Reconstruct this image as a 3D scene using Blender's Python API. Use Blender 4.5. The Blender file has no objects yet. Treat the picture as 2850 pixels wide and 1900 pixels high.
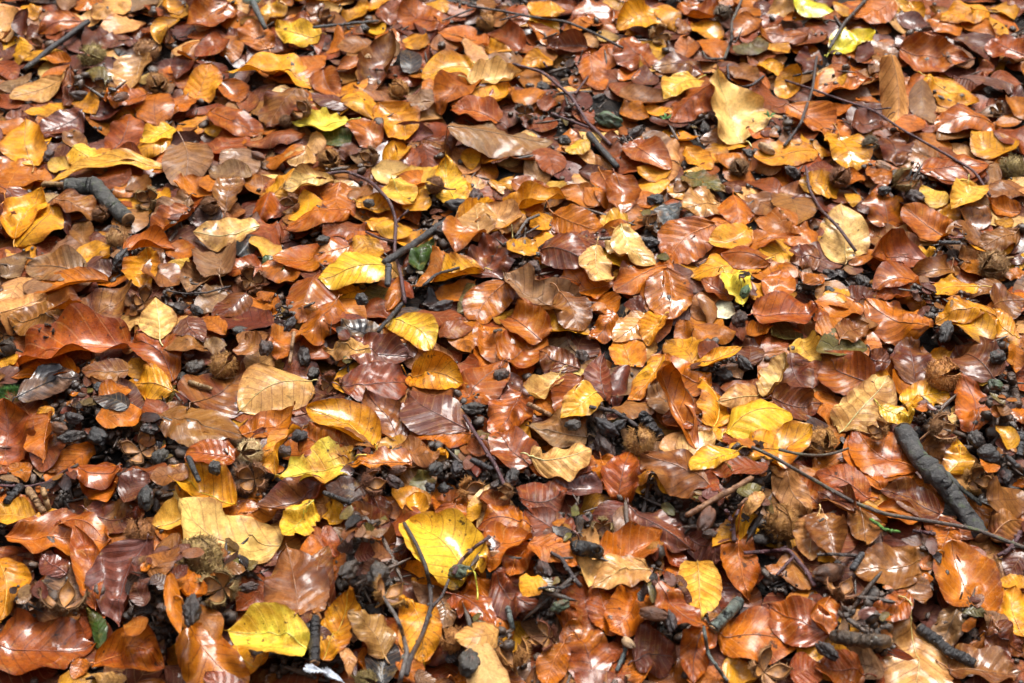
LEAFDATA = """
@0 0
60 60 90 390 230 T v
215 110 200 340 130 M
240 40 330 160 130 A
730 180 350 270 230 R gs;copper red leaf with a grey spot just above the dark stick
900 -20 720 90 130 O
640 90 600 -60 200 L
1130 -30 870 190 230 T v;pale tan pleated leaf whose edge hangs over the upper end of the dark stick
1220 380 950 440 150 P
1210 200 950 330 180 T
940 290 770 410 140 M
1450 20 1150 50 100 L
1520 -20 1620 170 140 A
1590 180 1450 380 150 A gc;small curled orange leaf beside the long stalk of the uppermost bristly husk
2110 100 1700 230 330 R g
1690 440 1950 480 150 O
580 350 440 300 120 R
640 560 440 560 100 O
180 350 190 580 150 A c
1280 520 1150 880 260 T gv;pale gold pleated leaf with an orange rim between two bristly husks
990 720 730 680 130 K g;dull grey green leaf lying directly under an olive husk
1330 870 960 930 150 O g;orange leaf carrying a small shiny brown nut
650 600 630 1010 150 M c;maroon folded leaf with a pale stalk bent along its edge
1730 900 1560 1060 160 O g
1420 1110 1440 830 300 O
1750 570 1620 700 150 M
1800 950 1940 560 290 A v;amber leaf folded into a ridge, pointing up beside a golden husk
0 600 140 720 150 R
280 690 30 830 90 L
590 720 110 890 230 T v;long pale tan pleated leaf below the dark stick
580 980 250 1040 120 A
180 960 -60 960 130 R g
760 1060 350 1240 300 P gv;purple brown pleated leaf with violet sheen above the broad amber leaf
250 1170 -80 1200 110 O
280 1540 230 1130 420 A;broad amber leaf with dark midrib at the frame edge below a purple brown one
640 1330 900 1500 240 Y s;yellow leaf with faint brown blotches left of the red pointed leaf
700 1520 460 1530 130 Y
1010 1370 880 1430 90 A
1070 1430 1210 1040 300 R;smooth brick red leaf ending in a sharp point between two yellow leaves
1290 1270 1090 1440 120 B
1600 1160 1320 1330 180 Y l;bright yellow strip of torn leaf right of the brick red pointed leaf
1570 1250 1280 1420 180 A c
1720 1300 1700 1700 420 L v;large dull grey brown leaf with its stalk pointing up
1300 1530 930 1480 150 R
300 1600 -30 1500 150 O g
@570 0
1130 0 830 10 110 A
800 10 680 20 100 O
730 80 520 140 110 A
940 180 690 220 130 R g
540 440 410 150 270 O g;smooth pale orange leaf touching the foot of the white capped fungus
1030 360 650 250 240 Y s;bright yellow leaf with wavy rim, beside the white capped fungus
260 330 230 600 200 O
750 470 390 560 150 M g
170 370 -40 520 170 R
980 740 210 620 150 A;long narrow amber leaf with a serrated lower edge
1060 590 640 580 180 O g
1320 190 1500 50 110 A g
1690 240 1720 0 180 R
1230 240 1160 520 110 O c
1560 420 1250 420 140 B g
1070 250 1040 520 80 R g
1060 640 1230 940 250 R f;red brown leaf folded sharply into two flat faces
1490 590 1220 640 110 O
1530 890 1720 290 330 B gv;long rosy brown leaf with a yellow patch near its upper end
1400 830 1500 1050 260 A v
1650 950 1880 1290 340 A g;broad orange amber leaf just below a pointed olive husk
200 750 330 960 200 O s
870 790 560 1160 300 B v;dull brown fan of a leaf with curved pleats and long stalk
60 1000 540 1290 230 R g;pinkish red leaf draped slantwise with a bright ridge
1320 1290 1060 1240 140 G g;dark green leaf half hidden beneath the ragged yellow leaf
1290 1170 810 1130 150 W l;ragged lemon yellow leaf with torn points over a green leaf
1600 1320 1270 1080 230 O g
60 1400 320 1160 240 R
870 1190 400 1330 110 R c
1040 1220 940 1440 130 T
1290 1440 1390 1330 130 P
1690 1500 1860 1360 180 A cv
870 1370 560 1540 90 O c
300 1380 320 1640 300 L g
1000 1450 740 1530 110 T g
@1140 0
300 270 -60 60 300 R g;deep red glossy leaf with a white highlight on its lower corner
190 20 320 90 120 A
1390 130 1110 60 160 A g
1880 100 1450 170 290 R gs;large blotchy orange red leaf directly above the mottled brown twig
1140 240 1290 430 170 O c
1620 420 1280 440 190 P g;purple brown smooth leaf beneath the long dark twig
1560 340 1720 440 110 T l
1010 420 770 340 180 R
710 430 910 490 120 A
1300 530 1030 580 190 A c;orange tan leaf arched upward over the forked reddish twig
690 410 310 300 150 O
540 380 700 610 150 T f
120 430 0 330 200 A
600 600 130 700 250 A gs;brown and amber mottled leaf left of the pale cream leaf
560 760 290 980 280 O;large smooth orange leaf under a small green speck
310 800 120 830 150 O g
560 950 780 830 150 R gc
600 980 920 820 140 A
560 750 1010 690 200 C gc;cream gold arching leaf with a wet white shine
400 1140 1280 1330 200 L gv;very long taupe leaf stretched flat with a purple right end
790 1080 380 1000 190 R g;small copper leaf with two white highlights lying on the long taupe leaf
1650 490 1750 850 220 O;rust leaf with a V-shaped notch at the top standing upright
940 890 1240 850 120 O
1200 960 1340 980 100 R
150 1260 400 1420 210 M v;mahogany pleated leaf upright, just above the round yellow leaf
980 1290 680 1480 220 O v
560 1380 560 1560 150 A
1240 1370 1330 1600 250 R
1630 1280 1470 1400 120 Y;tiny bright yellow leaf beside the thick lower end of the forked twig
40 1080 270 1060 170 T
60 860 140 980 180 L
@1710 0
430 190 30 200 290 A gv;shiny golden leaf pointing right, above a round open tan husk
310 660 60 350 280 R g;rust red leaf with two raised corners near the lime flecks
440 60 560 240 180 A
910 180 610 50 200 R g;domed chestnut leaf with a soft white sheen beside the mossy twig
600 170 650 330 100 B
780 210 960 370 160 A g
830 360 980 540 170 O
1170 40 1290 20 160 O
1330 20 1400 190 150 M
1370 340 1600 480 140 A
1760 310 1360 290 170 R gc;bright red arched leaf with a long white streak of shine
1440 80 1640 100 170 T
1660 60 1980 90 120 W;yellow leaf with a green left end at the top rim
1130 450 1400 420 110 K l
800 640 350 600 200 M g;dark maroon leaf behind the yellow leaf with an upright stalk
740 690 440 900 240 Y v;golden yellow leaf whose stalk points up between two red ones
900 760 520 1120 270 R gf;glossy folded red leaf right below the yellow one with upright stalk
1340 700 940 600 110 R c
1110 660 1290 740 150 B
1340 600 1540 680 110 A c
1660 620 1560 940 210 A f
1300 800 1610 1030 120 R c
1200 1300 950 670 430 C lv;big pale gold leaf with a toothed right edge and torn upper end
1740 480 1790 690 140 M g
80 900 520 930 150 B
90 980 290 1090 180 O
1650 960 1990 1290 320 O v;large orange leaf overlapped by the pale veined one, right of a thin upright twig
1170 1270 800 1300 230 B g;rosy brown leaf tucked under the foot of the big pale gold leaf
140 1330 480 1550 270 R g;smooth orange red triangular leaf with a tan neighbour on its right flank
540 1280 560 1530 110 T
670 1370 850 1580 190 A g
960 1480 1180 1460 150 O
1860 1370 1320 1470 190 A s;golden leaf lying almost level, its tip against a small spiny husk
250 1550 60 1470 150 R g
@2280 0
680 20 290 170 220 O
180 10 250 180 120 A
440 390 360 610 130 M
90 490 470 310 190 W g;pale lime yellow leaf, the only one of its colour
1550 60 1110 180 210 A v
800 90 950 160 140 A
730 200 1000 220 150 P g
1060 170 1290 340 160 O g
1350 200 1560 310 180 O
1640 90 1800 170 110 A l
1860 500 1560 400 240 R g;dark copper leaf with wet streaks at the upper right margin
1300 350 1600 600 190 M
450 720 -80 880 200 O g
960 700 880 990 180 O c
940 760 1010 1130 190 L
1280 700 1470 780 230 P v;small dark purple leaf with ribbed pleats under the coppery pleated one
1000 720 1440 960 270 A s;golden brown leaf with a dark hollow below the coppery pleated one
760 480 1390 570 340 R gv;coppery oval leaf with bright white pleats and two dark spots
700 540 720 1220 270 T f;tall folded buff leaf made of two lobes with jagged left side
1560 1070 1010 1200 250 O g;rusty leaf with a dark central rib and short stalk near the frame edge
1750 1380 1400 1270 230 A
1900 1400 1690 1190 250 R g
590 1120 280 1170 250 P g;rounded purplish leaf beneath the long slanting thin twig
650 1250 720 1530 300 M l;dark maroon leaf with star-like points under the thin slanting twig
200 1250 330 1600 340 A gv;orange to gold leaf with pale raised veins, round lower end
950 1568 1590 1500 230 R g;blotchy copper leaf crossed by the end of the thin slanting twig
1760 900 1860 1100 170 O
1560 600 1480 720 120 R
@0 475
40 190 200 -60 430 O g
60 190 160 400 350 P v;greyish purple leaf with its pale veins meeting at one point, beside a pleated gold leaf
300 170 400 0 160 O g
1500 -60 480 30 120 Y
900 120 1180 30 150 R g
200 660 540 330 260 A;amber leaf showing as a curved rim beneath the pleated golden leaf
130 620 370 200 330 A v;golden pleated leaf with a wavy top edge, below left of the bent grey stick
40 610 30 560 120 R
530 250 930 460 190 B gv;rosy brown leaf lying against the underside of the bent grey stick
540 250 650 620 130 M g
450 120 20 160 110 O
750 530 820 720 200 B v;brown pleated leaf fallen upright on a lilac one, left of the pointed husk
520 700 730 800 220 L
840 620 1080 700 110 M
760 740 1000 800 200 A
1230 110 1370 170 200 B
1450 230 1560 260 120 A
1700 200 1900 120 280 O g
1750 280 1390 430 150 L v;stiff cream and grey patchy leaf over a folded rust red one
1790 400 1410 610 160 R fg;folded rust red leaf with its hollow turned upward beneath a cream and grey leaf
1160 710 1600 700 150 O c;rosy orange leaf arched like a small tunnel over black soil
1570 700 1760 800 190 O
50 960 250 760 190 L v
770 930 260 850 330 L gv;long oval leaf, lilac to olive with a small yellow patch at its stalk end
980 850 780 1010 180 P g
300 1080 900 1020 130 L
1330 790 1350 1110 340 A fv;upright amber leaf folded like a tent, dark central vein and tip on top
1640 840 1630 980 190 Y g;tiny smooth yellow leaf resting on a large brown veined one
1880 880 1740 1130 300 L v;large taupe veined leaf running under the tiny smooth yellow leaf
1360 880 1740 1080 150 B
0 1300 370 1190 330 T v;broad tan leaf at the frame edge with dark slanting veins
920 1010 350 1150 130 O c
360 1180 640 1250 200 O
530 1350 120 1400 260 B vg;brown leaf with closely set dark ribs, shaped like a shell
550 1420 1220 1100 330 B gf;very long glossy brown leaf with a white streak along its folded midrib
860 1450 1290 1380 180 T s
1480 1560 1430 1150 350 C v;pale golden leaf standing upright with brown blotches beside an empty spiky husk
900 1540 470 1500 190 R g
1300 1480 1700 1560 160 M
1700 1330 1830 1560 270 P gv;purple glossy leaf right of the pale golden upright leaf
1350 1180 1230 1330 110 B
@570 475
100 60 20 160 200 O
190 350 270 80 280 B g;dusky brown leaf with point at its foot, beside a red folded one
560 330 840 -20 230 A g
400 60 60 20 160 L
660 70 600 200 80 O
610 200 500 460 240 R gf;red brown folded leaf with spread wings above the golden blotchy oval leaf
1210 130 1250 400 330 O;dark orange upright leaf behind the cream pointed leaf
1145 100 720 160 190 C s;cream pointed leaf with two brown spots, shaped like a kite
1300 330 740 520 180 O c;boat shaped amber orange leaf with upturned rims
1440 520 1100 560 180 R g
1400 330 1700 360 150 A s;golden leaf carrying a rough black lump
1480 480 1730 470 110 A
1500 240 1350 200 160 B
1710 130 1900 300 240 Y s;yellow crinkled leaf right of the bend of the long purple twig
1590 540 1880 560 140 A
1560 10 1880 60 200 C
480 560 -80 600 340 C gs;long golden oval leaf with pinkish brown stains and serrated foot
680 520 450 600 230 R
510 640 310 740 160 D g;curled black leaf left of the little yellow leaf with pointed stalk
470 640 670 840 150 Y;little yellow leaf, pointed stalk up, against a black curled leaf
700 900 560 850 160 G
510 880 180 930 170 R g;smooth brick red leaf with a white sheen above a spiny empty husk
150 900 80 720 370 L v;broad dull taupe leaf below the golden oval one
1300 730 650 830 230 O gv;wide orange leaf whose right end is green, above the smooth round copper leaf
640 860 840 1000 240 O
1040 920 880 1390 400 R gv;large round copper leaf with dark midrib left of the bright toothed yellow leaf
1450 610 1500 800 230 A v;small golden leaf standing up like a tent behind the toothed yellow leaf
1650 830 1060 1010 270 Y vg;bright yellow leaf with a toothed lower rim beneath a small golden tent
1640 1100 1500 1270 200 K
1790 1000 1690 1280 110 O g;slim bright orange leaf upright beside the lower end of the long purple twig
1660 1310 1440 1330 170 R
1240 1180 930 1540 330 O gf;arched orange leaf with a wet white patch, two limbs bent downwards
1240 1190 1440 1400 190 O
380 1140 90 1360 230 M vg;mahogany oval leaf with an orange rolled edge, over a dark hollow
400 1150 580 1300 120 O c
590 1390 120 1390 130 M
520 1110 620 1200 110 O
180 1480 0 1360 130 O
0 1300 150 1100 240 L
1590 1530 1260 1400 230 D gv;black wrinkled leaf with bluish shine near the twig's cut end
1100 1400 1250 1300 150 R g
620 1560 860 1500 170 O
320 1560 580 1510 140 B
1600 1540 1770 1380 150 O
@1140 475
400 280 320 -110 340 Y s;rounded bright yellow leaf with small brown dots beside a brown husk
340 300 520 150 180 A
170 200 0 60 300 Y f
130 340 0 250 180 A
560 540 940 450 280 A v
640 620 600 290 330 T gv;upright tan fan leaf with golden right edge above a pinkish pleated one
930 590 700 300 250 T g
560 560 400 700 300 O g;orange smooth leaf half covered by the pinkish pleated leaf
620 960 880 620 320 P gv;pinkish brown leaf with wet white pleats overlapping the tan fan leaf
540 400 430 520 130 R
60 890 200 650 210 G g;smooth dark green leaf right of a thick muddy stick
250 730 100 1060 130 O c
650 890 160 1060 150 A gs;slender golden leaf stretching level above black crumbs
300 1180 600 1050 170 O
600 1060 480 1300 190 K g
940 380 1440 240 170 A c;amber saddle shaped leaf under a red blunt one
790 180 950 260 140 M
950 110 1290 190 180 R g;rusty pink leaf lying just above the amber saddle shaped leaf
800 170 940 60 150 A
1250 140 1420 180 110 Y
1730 290 1400 190 190 O g
1320 400 1740 560 350 O v;broad orange leaf with dark lengthwise veins left of a yellow scrap
1650 300 1880 150 200 O
1790 20 1840 380 290 O;plain orange leaf below the upper golden round leaf
1760 560 1882 400 190 Y l
1060 350 1200 400 160 O
1330 470 1090 510 190 A c
930 740 1150 690 170 A
1210 700 1640 830 340 P gv;round violet brown leaf with dark net of veins and bluish shine
1560 640 1500 1000 190 R g
1690 700 1800 1030 250 C gs;cream yellow crumpled leaf right of the round violet brown leaf
1180 1030 1580 1030 150 R gc;scarlet brown leaf curling over with a white wet spot, below the violet leaf
840 1010 570 1410 330 O gv;orange leaf with square white glints left of the dark ribbed rectangular leaf
1420 1340 840 960 340 L vg;dark ribbed brownish leaf with pale yellow midrib, almost rectangular
1880 1040 1330 1140 250 O g
1400 1100 1560 1470 330 B g;rosy brown leaf with deep creases right of the dark ribbed rectangular leaf
1700 1180 1880 1340 250 O g
80 1340 460 1340 160 R g
290 1470 580 1450 160 R g
830 1360 1400 1330 120 A
1880 1350 1680 1560 200 O g;orange leaf blade slanting up from the mossy twig
1300 1460 1660 1490 130 A
@1710 475
30 60 100 380 300 R g;pinkish red smooth leaf running down under the small shiny orange leaf
480 100 170 190 140 A
500 20 230 20 130 A s
270 190 250 390 170 O g;small shiny orange leaf with a white glint above a yellow one
130 480 -80 480 230 Y g;yellow leaf with a long thin dark stalk crossing it
530 150 620 260 120 A
590 300 400 520 190 S gvl;crumpled bluish grey wet leaf scrap shining like metal beside a hairy husk
640 80 580 200 110 B
720 130 860 210 120 A
1030 150 1160 170 90 P g
640 50 1010 200 160 K;dark olive leaf rolled like a tube under a yellow scrap
830 30 640 20 110 Y
980 300 620 340 250 T gv;pinkish tan leaf with pale left flank above the biggest orange leaf
880 700 980 520 150 O
1100 210 1160 530 330 O;orange leaf standing up behind the blotchy flat leaves
1250 270 1500 370 200 B
1860 220 1790 60 170 A
1600 270 1700 470 280 B g
850 450 440 870 430 O gv;biggest orange leaf with a thin black stalk lying diagonally over it
40 490 300 880 250 C gv;pale cream leaf with dark stalk and net of brown veins
0 680 130 770 120 C
1650 480 1290 470 170 O g
1250 560 880 680 250 A s;golden leaf full of small black blotches
1150 480 850 520 150 O gs
1620 700 1380 800 330 A l
900 800 1660 560 170 O g
1300 850 700 950 240 A
1420 830 990 750 220 R g;smooth brick orange leaf with turned up collar on the heap of blotchy leaves
1620 980 1140 900 170 O
1450 1180 1560 920 270 O g;orange leaf sloping down to a point with a golden crease
1840 560 1590 680 150 O
1880 800 1650 780 330 M g;maroon smooth leaf with an orange hem hanging over a hollow
1880 1010 1700 960 110 O
1040 940 1200 1230 170 Y l;lemon yellow leaf with lobed outline beside a green blob
940 1190 1040 1360 190 X;almost white torn leaf scrap beside the big black lump
160 1050 0 900 190 A
500 870 20 1100 280 O g
330 1330 400 950 200 O
540 880 790 1090 150 P g
1090 1190 800 1000 200 R g;red brown glossy leaf just above the white scrap
510 900 500 1390 390 O gs;glossy spoon shaped orange leaf with one brown spot and white streak at its top
900 1130 760 1370 210 B gv
830 1150 900 1460 120 B c
1490 1230 1240 1120 240 A g
1310 1340 1480 1300 160 A
1320 1330 1900 1290 240 R g;pinkish orange leaf pointing left with long stalk right of the black lump
1650 1490 1430 1500 190 K gv
260 1230 100 1250 120 M
310 1340 10 1560 260 T gv;pink tan leaf with sparkling crumpled surface left of a small folded golden one
440 1340 300 1568 200 A vf;golden folded leaf standing upright with side ribs
650 1400 600 1568 150 O
760 1450 1100 1500 150 O
1220 1500 1390 1480 120 O c
@2280 475
-60 150 170 130 260 A g
180 110 400 60 130 O
240 860 210 290 460 C gs;large pale golden leaf with violet blotches crossed by a bent dark twig
640 530 560 110 300 O g;deep orange leaf shaped like a spade, pointing down
290 210 320 330 110 A
490 10 620 120 130 O
1500 60 950 60 130 R g
1130 300 940 170 160 Y
1400 130 1250 340 310 Y v;yellow leaf with fine parallel veins right of the black flat flake
1170 390 1200 480 180 A
1560 440 1300 390 200 B
1870 160 1500 230 150 B g
1820 400 1490 290 180 O;bright orange red leaf with notched right side
1660 450 1760 520 110 A
800 730 440 560 240 B g
1170 640 790 330 290 O;rosy orange leaf with ragged tail pointing down to a grey stub
1500 620 1190 560 190 B g
1820 560 1480 700 210 B gv;pleated brown leaf just above a hairy egg shaped husk
-60 850 150 780 300 P g
550 740 300 870 100 O
930 850 450 760 330 R g;large smooth copper leaf with blurred white glint
1040 780 830 720 100 A
1070 840 890 960 190 B g
1240 920 920 950 190 B gc;cup shaped shiny leaf with broad white glare in its bowl
930 1000 490 1060 230 R g;shiny copper leaf with speckled glare under the large smooth copper one
900 1180 560 1130 200 R g
1450 1040 980 1110 140 A s;mustard leaf, slender, with one dark dot
1400 780 1330 860 160 B
1680 980 1320 910 130 O
1882 950 1700 970 130 O
1640 1050 1380 1170 140 B g
280 1180 500 1120 170 M g
250 1100 60 1200 150 A
260 1230 30 1350 260 O v
30 1300 -30 1390 120 R g
60 1480 240 1400 200 O
190 1540 420 1420 250 B g;dusky brown leaf at the foot of the leaf with a brilliant white glare
940 1490 400 1200 370 O gv;squarish orange leaf with a brilliant white glare on its upper half
960 1420 830 1330 130 O
1600 1200 1882 1200 330 B g;pinkish crumpled leaf near the frame edge with black debris on it
1600 1280 1070 1380 230 A vg;mustard gold arched leaf with curved midrib beside a pinkish crumpled leaf
1560 1560 1270 1380 220 A
1760 1490 1500 1350 240 A g;golden folded leaf under the arched mustard gold one
@0 950
20 200 150 170 170 A
700 270 120 330 220 O g
1150 20 100 230 330 R gs;long rusty leaf with an orange rolled edge and tar like spots at left
480 230 240 230 140 B
1160 280 740 280 200 B;brown bracket shaped leaf bridging black soil below the long rusty leaf
1170 100 1230 40 110 T g
1350 360 1220 150 180 A v
1620 310 1250 -30 300 R g;tall rust coloured leaf hanging down right of a golden pleated scrap
1882 30 1530 50 130 B g
1560 400 1170 430 300 A v;golden leaf with fine dark ribs under the tall rust coloured leaf
960 520 1150 430 190 O g
170 460 710 330 260 D vg;blue black pleated leaf shining violet beside a green moss tuft
480 640 320 690 100 A
250 1280 130 1130 190 O
440 680 400 1110 220 O c;orange leaf rolled into a cup behind the broad copper leaf at the frame edge
540 900 350 1150 200 R
40 1250 60 560 480 R g;broad copper leaf at the frame edge with pale violet sheen, taller than wide
1160 570 880 520 140 D
920 700 1300 690 150 O g
1460 750 1370 510 200 R
1560 400 1500 600 160 K gv;small grey shell like leaf scrap below the golden ribbed one
1080 1390 720 1160 340 O;orange leaf with its stalk pointing down beneath the crumpled red brown one
650 1180 1080 1200 200 R gc;crumpled red brown leaf lying on an orange one over black soil
1720 1030 2200 1010 240 R g;copper leaf pointing left with short stalk over black soil
1500 1140 1160 1250 110 R
1700 1190 1390 1270 140 B
1130 1450 1300 1230 180 M
960 1568 780 1500 160 B g
340 1600 -60 1460 160 O
@570 950
-60 560 360 300 520 B gv;wide violet brown leaf left of the large pale pleated leaf
-400 700 370 860 330 B g;rusty violet leaf with a black crease, its lower hem pointing left of the shaggy husk
480 60 340 30 240 B
0 50 180 40 140 L
920 300 290 620 560 T v;large pale tan leaf with strong parallel pleats and a black ball at its stalk
640 30 740 150 150 O
1110 160 900 0 170 R g
1500 60 1110 90 170 T g;light tan leaf under the black wrinkled leaf with bluish shine
390 920 840 620 280 O g;smooth orange leaf tucked below the large pale pleated leaf
840 790 610 1200 110 A c;narrow orange strip leaf curving down to a thin point
1400 120 1882 130 270 P gv;violet brown wet leaf above a rosy one right of the reddish husk
1270 430 1860 370 330 P gv;rosy violet leaf with dark level midrib right of the reddish husk
1820 950 1510 480 340 M gv;mahogany leaf with pinkish lengthwise shine, stalk pointing down right
1570 990 990 600 350 A gs;amber leaf with wavy upper edge and pink stain left of the mahogany leaf
990 820 1560 960 160 B g
1240 1060 880 830 300 O v;orange fan leaf with curved bright veins under the amber leaf with pink stain
1360 1040 1170 830 170 A g
1882 980 1590 950 160 A g
1882 1110 1340 1140 150 O g;long orange leaf lying level above the red brown bristled husk
260 1080 -160 1010 200 R g;copper leaf left of the shaggy cream husk
1330 1180 650 1270 280 R gs;rosy brown leaf with lemon yellow patches
1130 1230 960 1260 80 A
1080 1370 500 1540 270 M gf;dark mahogany leaf rolled lengthwise with grey white shine
1440 1400 1110 1330 200 D g
270 1180 400 1420 260 D;dull blackish leaf under the shaggy cream husk
270 1500 -340 1250 330 A g;golden yellow leaf with a long tail pointing left near a shaggy husk
500 1520 260 1560 120 O
1560 1440 1600 1700 260 M;smooth dark red leaf with point at the foot, half in shade
1882 1540 1620 1480 170 O g
@1140 950
-100 -200 230 40 310 Y gv;bright yellow serrated leaf lying alone at the foot of the long purple twig
880 150 640 -150 330 O g
470 580 880 160 330 R gs;long orange brown leaf with soot black specks, right of the golden round one
40 280 520 380 340 A gs;golden orange rounded leaf left of the long sooty orange brown one
900 220 1200 -80 400 R gv;glossy copper round leaf with a yellow hem and fan of red ribs
1180 -40 880 -250 300 R g;dark copper leaf with two level folds above the round one with the yellow hem
1540 260 1190 100 290 M gv;maroon glossy leaf with stalk pointing right beside a black nut
1780 570 1750 120 280 P v;dusky violet leaf with dark herringbone veins, right of a black nut
540 850 0 850 260 O g;shiny orange leaf under the violet leaf with pale stalk
480 790 -60 480 400 P gv;big violet leaf with pale stalk pointing right and greenish upper end
1040 460 800 880 330 R gv;copper leaf bent like a bean with white sheen along its left side
780 440 1030 350 200 M
1060 1110 780 850 330 R g;red brown leaf with grey sheen hanging below the bean shaped copper leaf
1110 1110 1020 600 100 A f
1010 600 1100 740 90 O
1380 330 1100 520 280 C;pale ragged leaf, tan above and yellow below, left of the folded rust leaf
1730 450 1420 700 260 Y gv;yellow leaf with a golden hooked stalk and gleaming white midrib
1560 330 1390 730 210 R gf;narrow folded rust leaf lying on a yellow leaf with hooked stalk
1620 860 1080 800 260 L v;brown olive fan shaped leaf with its long tail pointing right
1130 1140 1660 1020 250 C v;cream gold leaf with dark ribs beneath the brown olive fan shaped one
1740 1170 1120 1200 230 O
1440 1400 1640 1200 400 P g;wide rosy violet leaf with a pale midrib and wet glints above a copper oval leaf
1040 1480 1440 1400 400 P gv;dull pinkish violet leaf with crumpled surface, left of the copper oval leaf
100 1100 -120 1000 260 B g
0 1040 250 1040 120 B
350 1050 250 1060 80 A
170 1250 60 1420 160 K
1760 1080 1882 1420 260 O s
820 1560 760 1400 240 R g;ribbed copper leaf with pale glints below a branching twig end
380 1480 380 1650 320 O v;little orange leaf folded like a shell under the yellow split husk
180 1480 -140 1400 170 A
700 960 540 1000 170 R
@1710 950
160 240 30 -60 300 A g
190 180 330 0 200 T
740 210 520 0 250 A v
100 230 0 600 170 M g
960 130 800 60 140 R g
770 260 1180 60 130 A c;slender orange leaf curving up to a point above a black nut
1700 30 1882 200 240 Y v
1250 180 1230 20 200 M g
440 130 150 570 180 A gf;shining orange gold leaf standing like a narrow blade with a white lower tip
670 650 340 450 340 L v;furry looking taupe leaf with soft ridges beneath the bending orange leaf
720 740 430 700 220 R g;small dark red oval leaf under the taupe furry one
0 610 400 600 110 B
840 440 460 200 260 O g;orange leaf folded over the upper end of the sinuous long one
740 1000 440 240 210 O gc;sinuous long orange leaf with its white stalk trailing down
970 790 860 340 220 A gc;orange gold twisted leaf left of the tan ribbed leaf
1360 500 980 540 300 T v;tan leaf with close grey ribs between two golden leaves
1380 500 1570 150 190 C vf;pale gold folded leaf rising to a sharp tip beside a maroon leaf
1000 830 1570 580 300 Y gv;bright golden yellow leaf with dark ribs stretching up right under a tan ribbed one
890 850 1090 850 100 A
1600 150 1760 470 280 M
1480 540 1882 620 330 M gv;maroon smooth leaf right of the two golden leaves with dark stalk at left
1882 200 1800 440 170 R g
1130 870 1070 1000 200 R
440 950 700 990 180 T
640 1040 890 860 200 C g
1100 1000 700 1160 240 Y gv;bright yellow gold leaf below the stalk of the sinuous long orange one
1100 1090 1800 840 330 A gv;large glowing amber leaf with a beak like tip, under the green twig's start
1370 1160 880 1180 130 R
700 1220 960 1380 230 R
940 1410 320 1030 400 B gv;large dark brown leaf folded along its thick dark midrib above a bare stick
380 1250 560 1400 130 A
30 1440 150 970 370 R gv;copper red oval leaf with a pointed top and violet white net sheen
1500 1180 1760 1600 330 T v;tan leaf with dark herringbone veins left of a torn rust leaf
1882 1200 1620 1290 180 O
1882 1500 1640 1260 260 R
1150 1380 1340 1340 130 K g
1240 1560 1370 1380 100 T
@2280 950
410 30 0 80 170 K g
430 370 -20 200 400 R gv;glowing red orange leaf with white veins meeting at its right end
450 160 640 200 280 M g;maroon round leaf behind the right end of the glowing red orange one
880 360 820 0 330 M g;smooth dark violet red leaf pointing down at a long cone like husk
1040 130 1230 130 140 A v
1560 240 1230 130 280 M gc;dark copper leaf arching over with an orange rim, above a little yellow leaf
1440 240 1500 400 150 Y;little yellow leaf under the arching dark copper leaf
1780 50 1790 280 130 O g
650 310 500 350 200 A
830 560 740 250 200 O s
220 820 640 350 450 C gv;wide golden leaf with dark midrib and a strong white patch on its ribs
0 500 160 800 180 O
780 570 1190 460 270 A gv;mustard leaf with dark stripes left of the violet topped red leaf
550 600 840 740 160 Y g;little bright yellow leaf lying on the tip of the mustard striped leaf
1450 850 1370 330 400 R g;smooth red brown leaf, violet at the top, stalk hanging straight down
1240 540 1190 450 110 M
1780 960 1640 790 130 A c;orange leaf scrap shaped like a claw
1882 700 1740 640 240 O s
500 1350 250 820 190 O
860 1210 300 850 370 O gs;long orange leaf with green flecks left of the thick mossy stick
510 1280 860 1210 130 O
1240 1190 1300 950 280 A g;small orange leaf with three points, its stalk down, right of the mossy stick
950 940 1140 1060 160 B
1540 1090 1570 1200 130 O
450 1420 0 1180 300 R s;rust orange leaf crossed at its foot by the green twig
1090 1560 560 1360 280 M g;dark red smooth leaf disappearing under the thick mossy stick
800 1490 420 1440 140 O
840 1560 420 1530 140 A
330 1570 0 1400 240 M
1600 1460 1882 1440 300 B gv
1882 1300 1780 1330 90 O
@0 1425
320 60 -60 50 200 A
560 20 340 100 120 A
780 0 1280 100 250 M
120 190 1000 300 330 O g;long rust leaf lying level above the yellow mottled leaf at the left rim
20 430 60 980 480 A gsv;yellow leaf marbled with brown at the left rim
640 40 1020 330 200 R
900 860 730 160 280 R g;glossy strap like rust leaf with two white glints left of the rosy violet upright one
590 560 380 400 230 P g;crumpled violet pink leaf above a pair of brown husk valves
1280 270 1040 1010 440 P gv;upright rosy violet leaf with dark midrib and ribs, shaped like a spear head
1590 220 1300 690 130 B
1440 640 1590 330 150 B
1560 620 1640 1100 140 O
1700 620 1850 800 260 O
1320 830 1230 700 150 M
-60 1300 860 1270 480 R gs;big glossy red brown leaf at the lower left with a soft lilac glare
760 1360 690 1530 130 O
1320 1060 1140 1040 150 O
900 1330 1530 1370 400 O gs;big orange leaf with a black scab left of the bright yellow hollow edged leaf
1140 1540 880 1540 140 T
1760 1140 2260 1640 480 O g;rust red leaf with a long white fold below the bright yellow bitten leaf
930 1210 850 930 140 G gc;bright green leaf rolled into a pod
@570 1425
600 370 -290 -60 520 C v;large pale leaf with deep brown shadowed pleats left of the little yellow spotted leaf
-400 170 -60 -100 240 Y
100 60 640 0 150 O
260 1250 500 1430 380 A g
1000 0 720 200 260 Y ls;small bright yellow leaf with brown rot spots at its edges
1120 -60 860 150 200 B g
870 950 760 300 600 B gv;big upright brown leaf with many wavy folds and an olive streak
1100 880 1060 330 300 B g
530 330 650 480 180 P gv
1120 150 1230 480 130 R g
1140 60 1290 60 150 A
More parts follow.
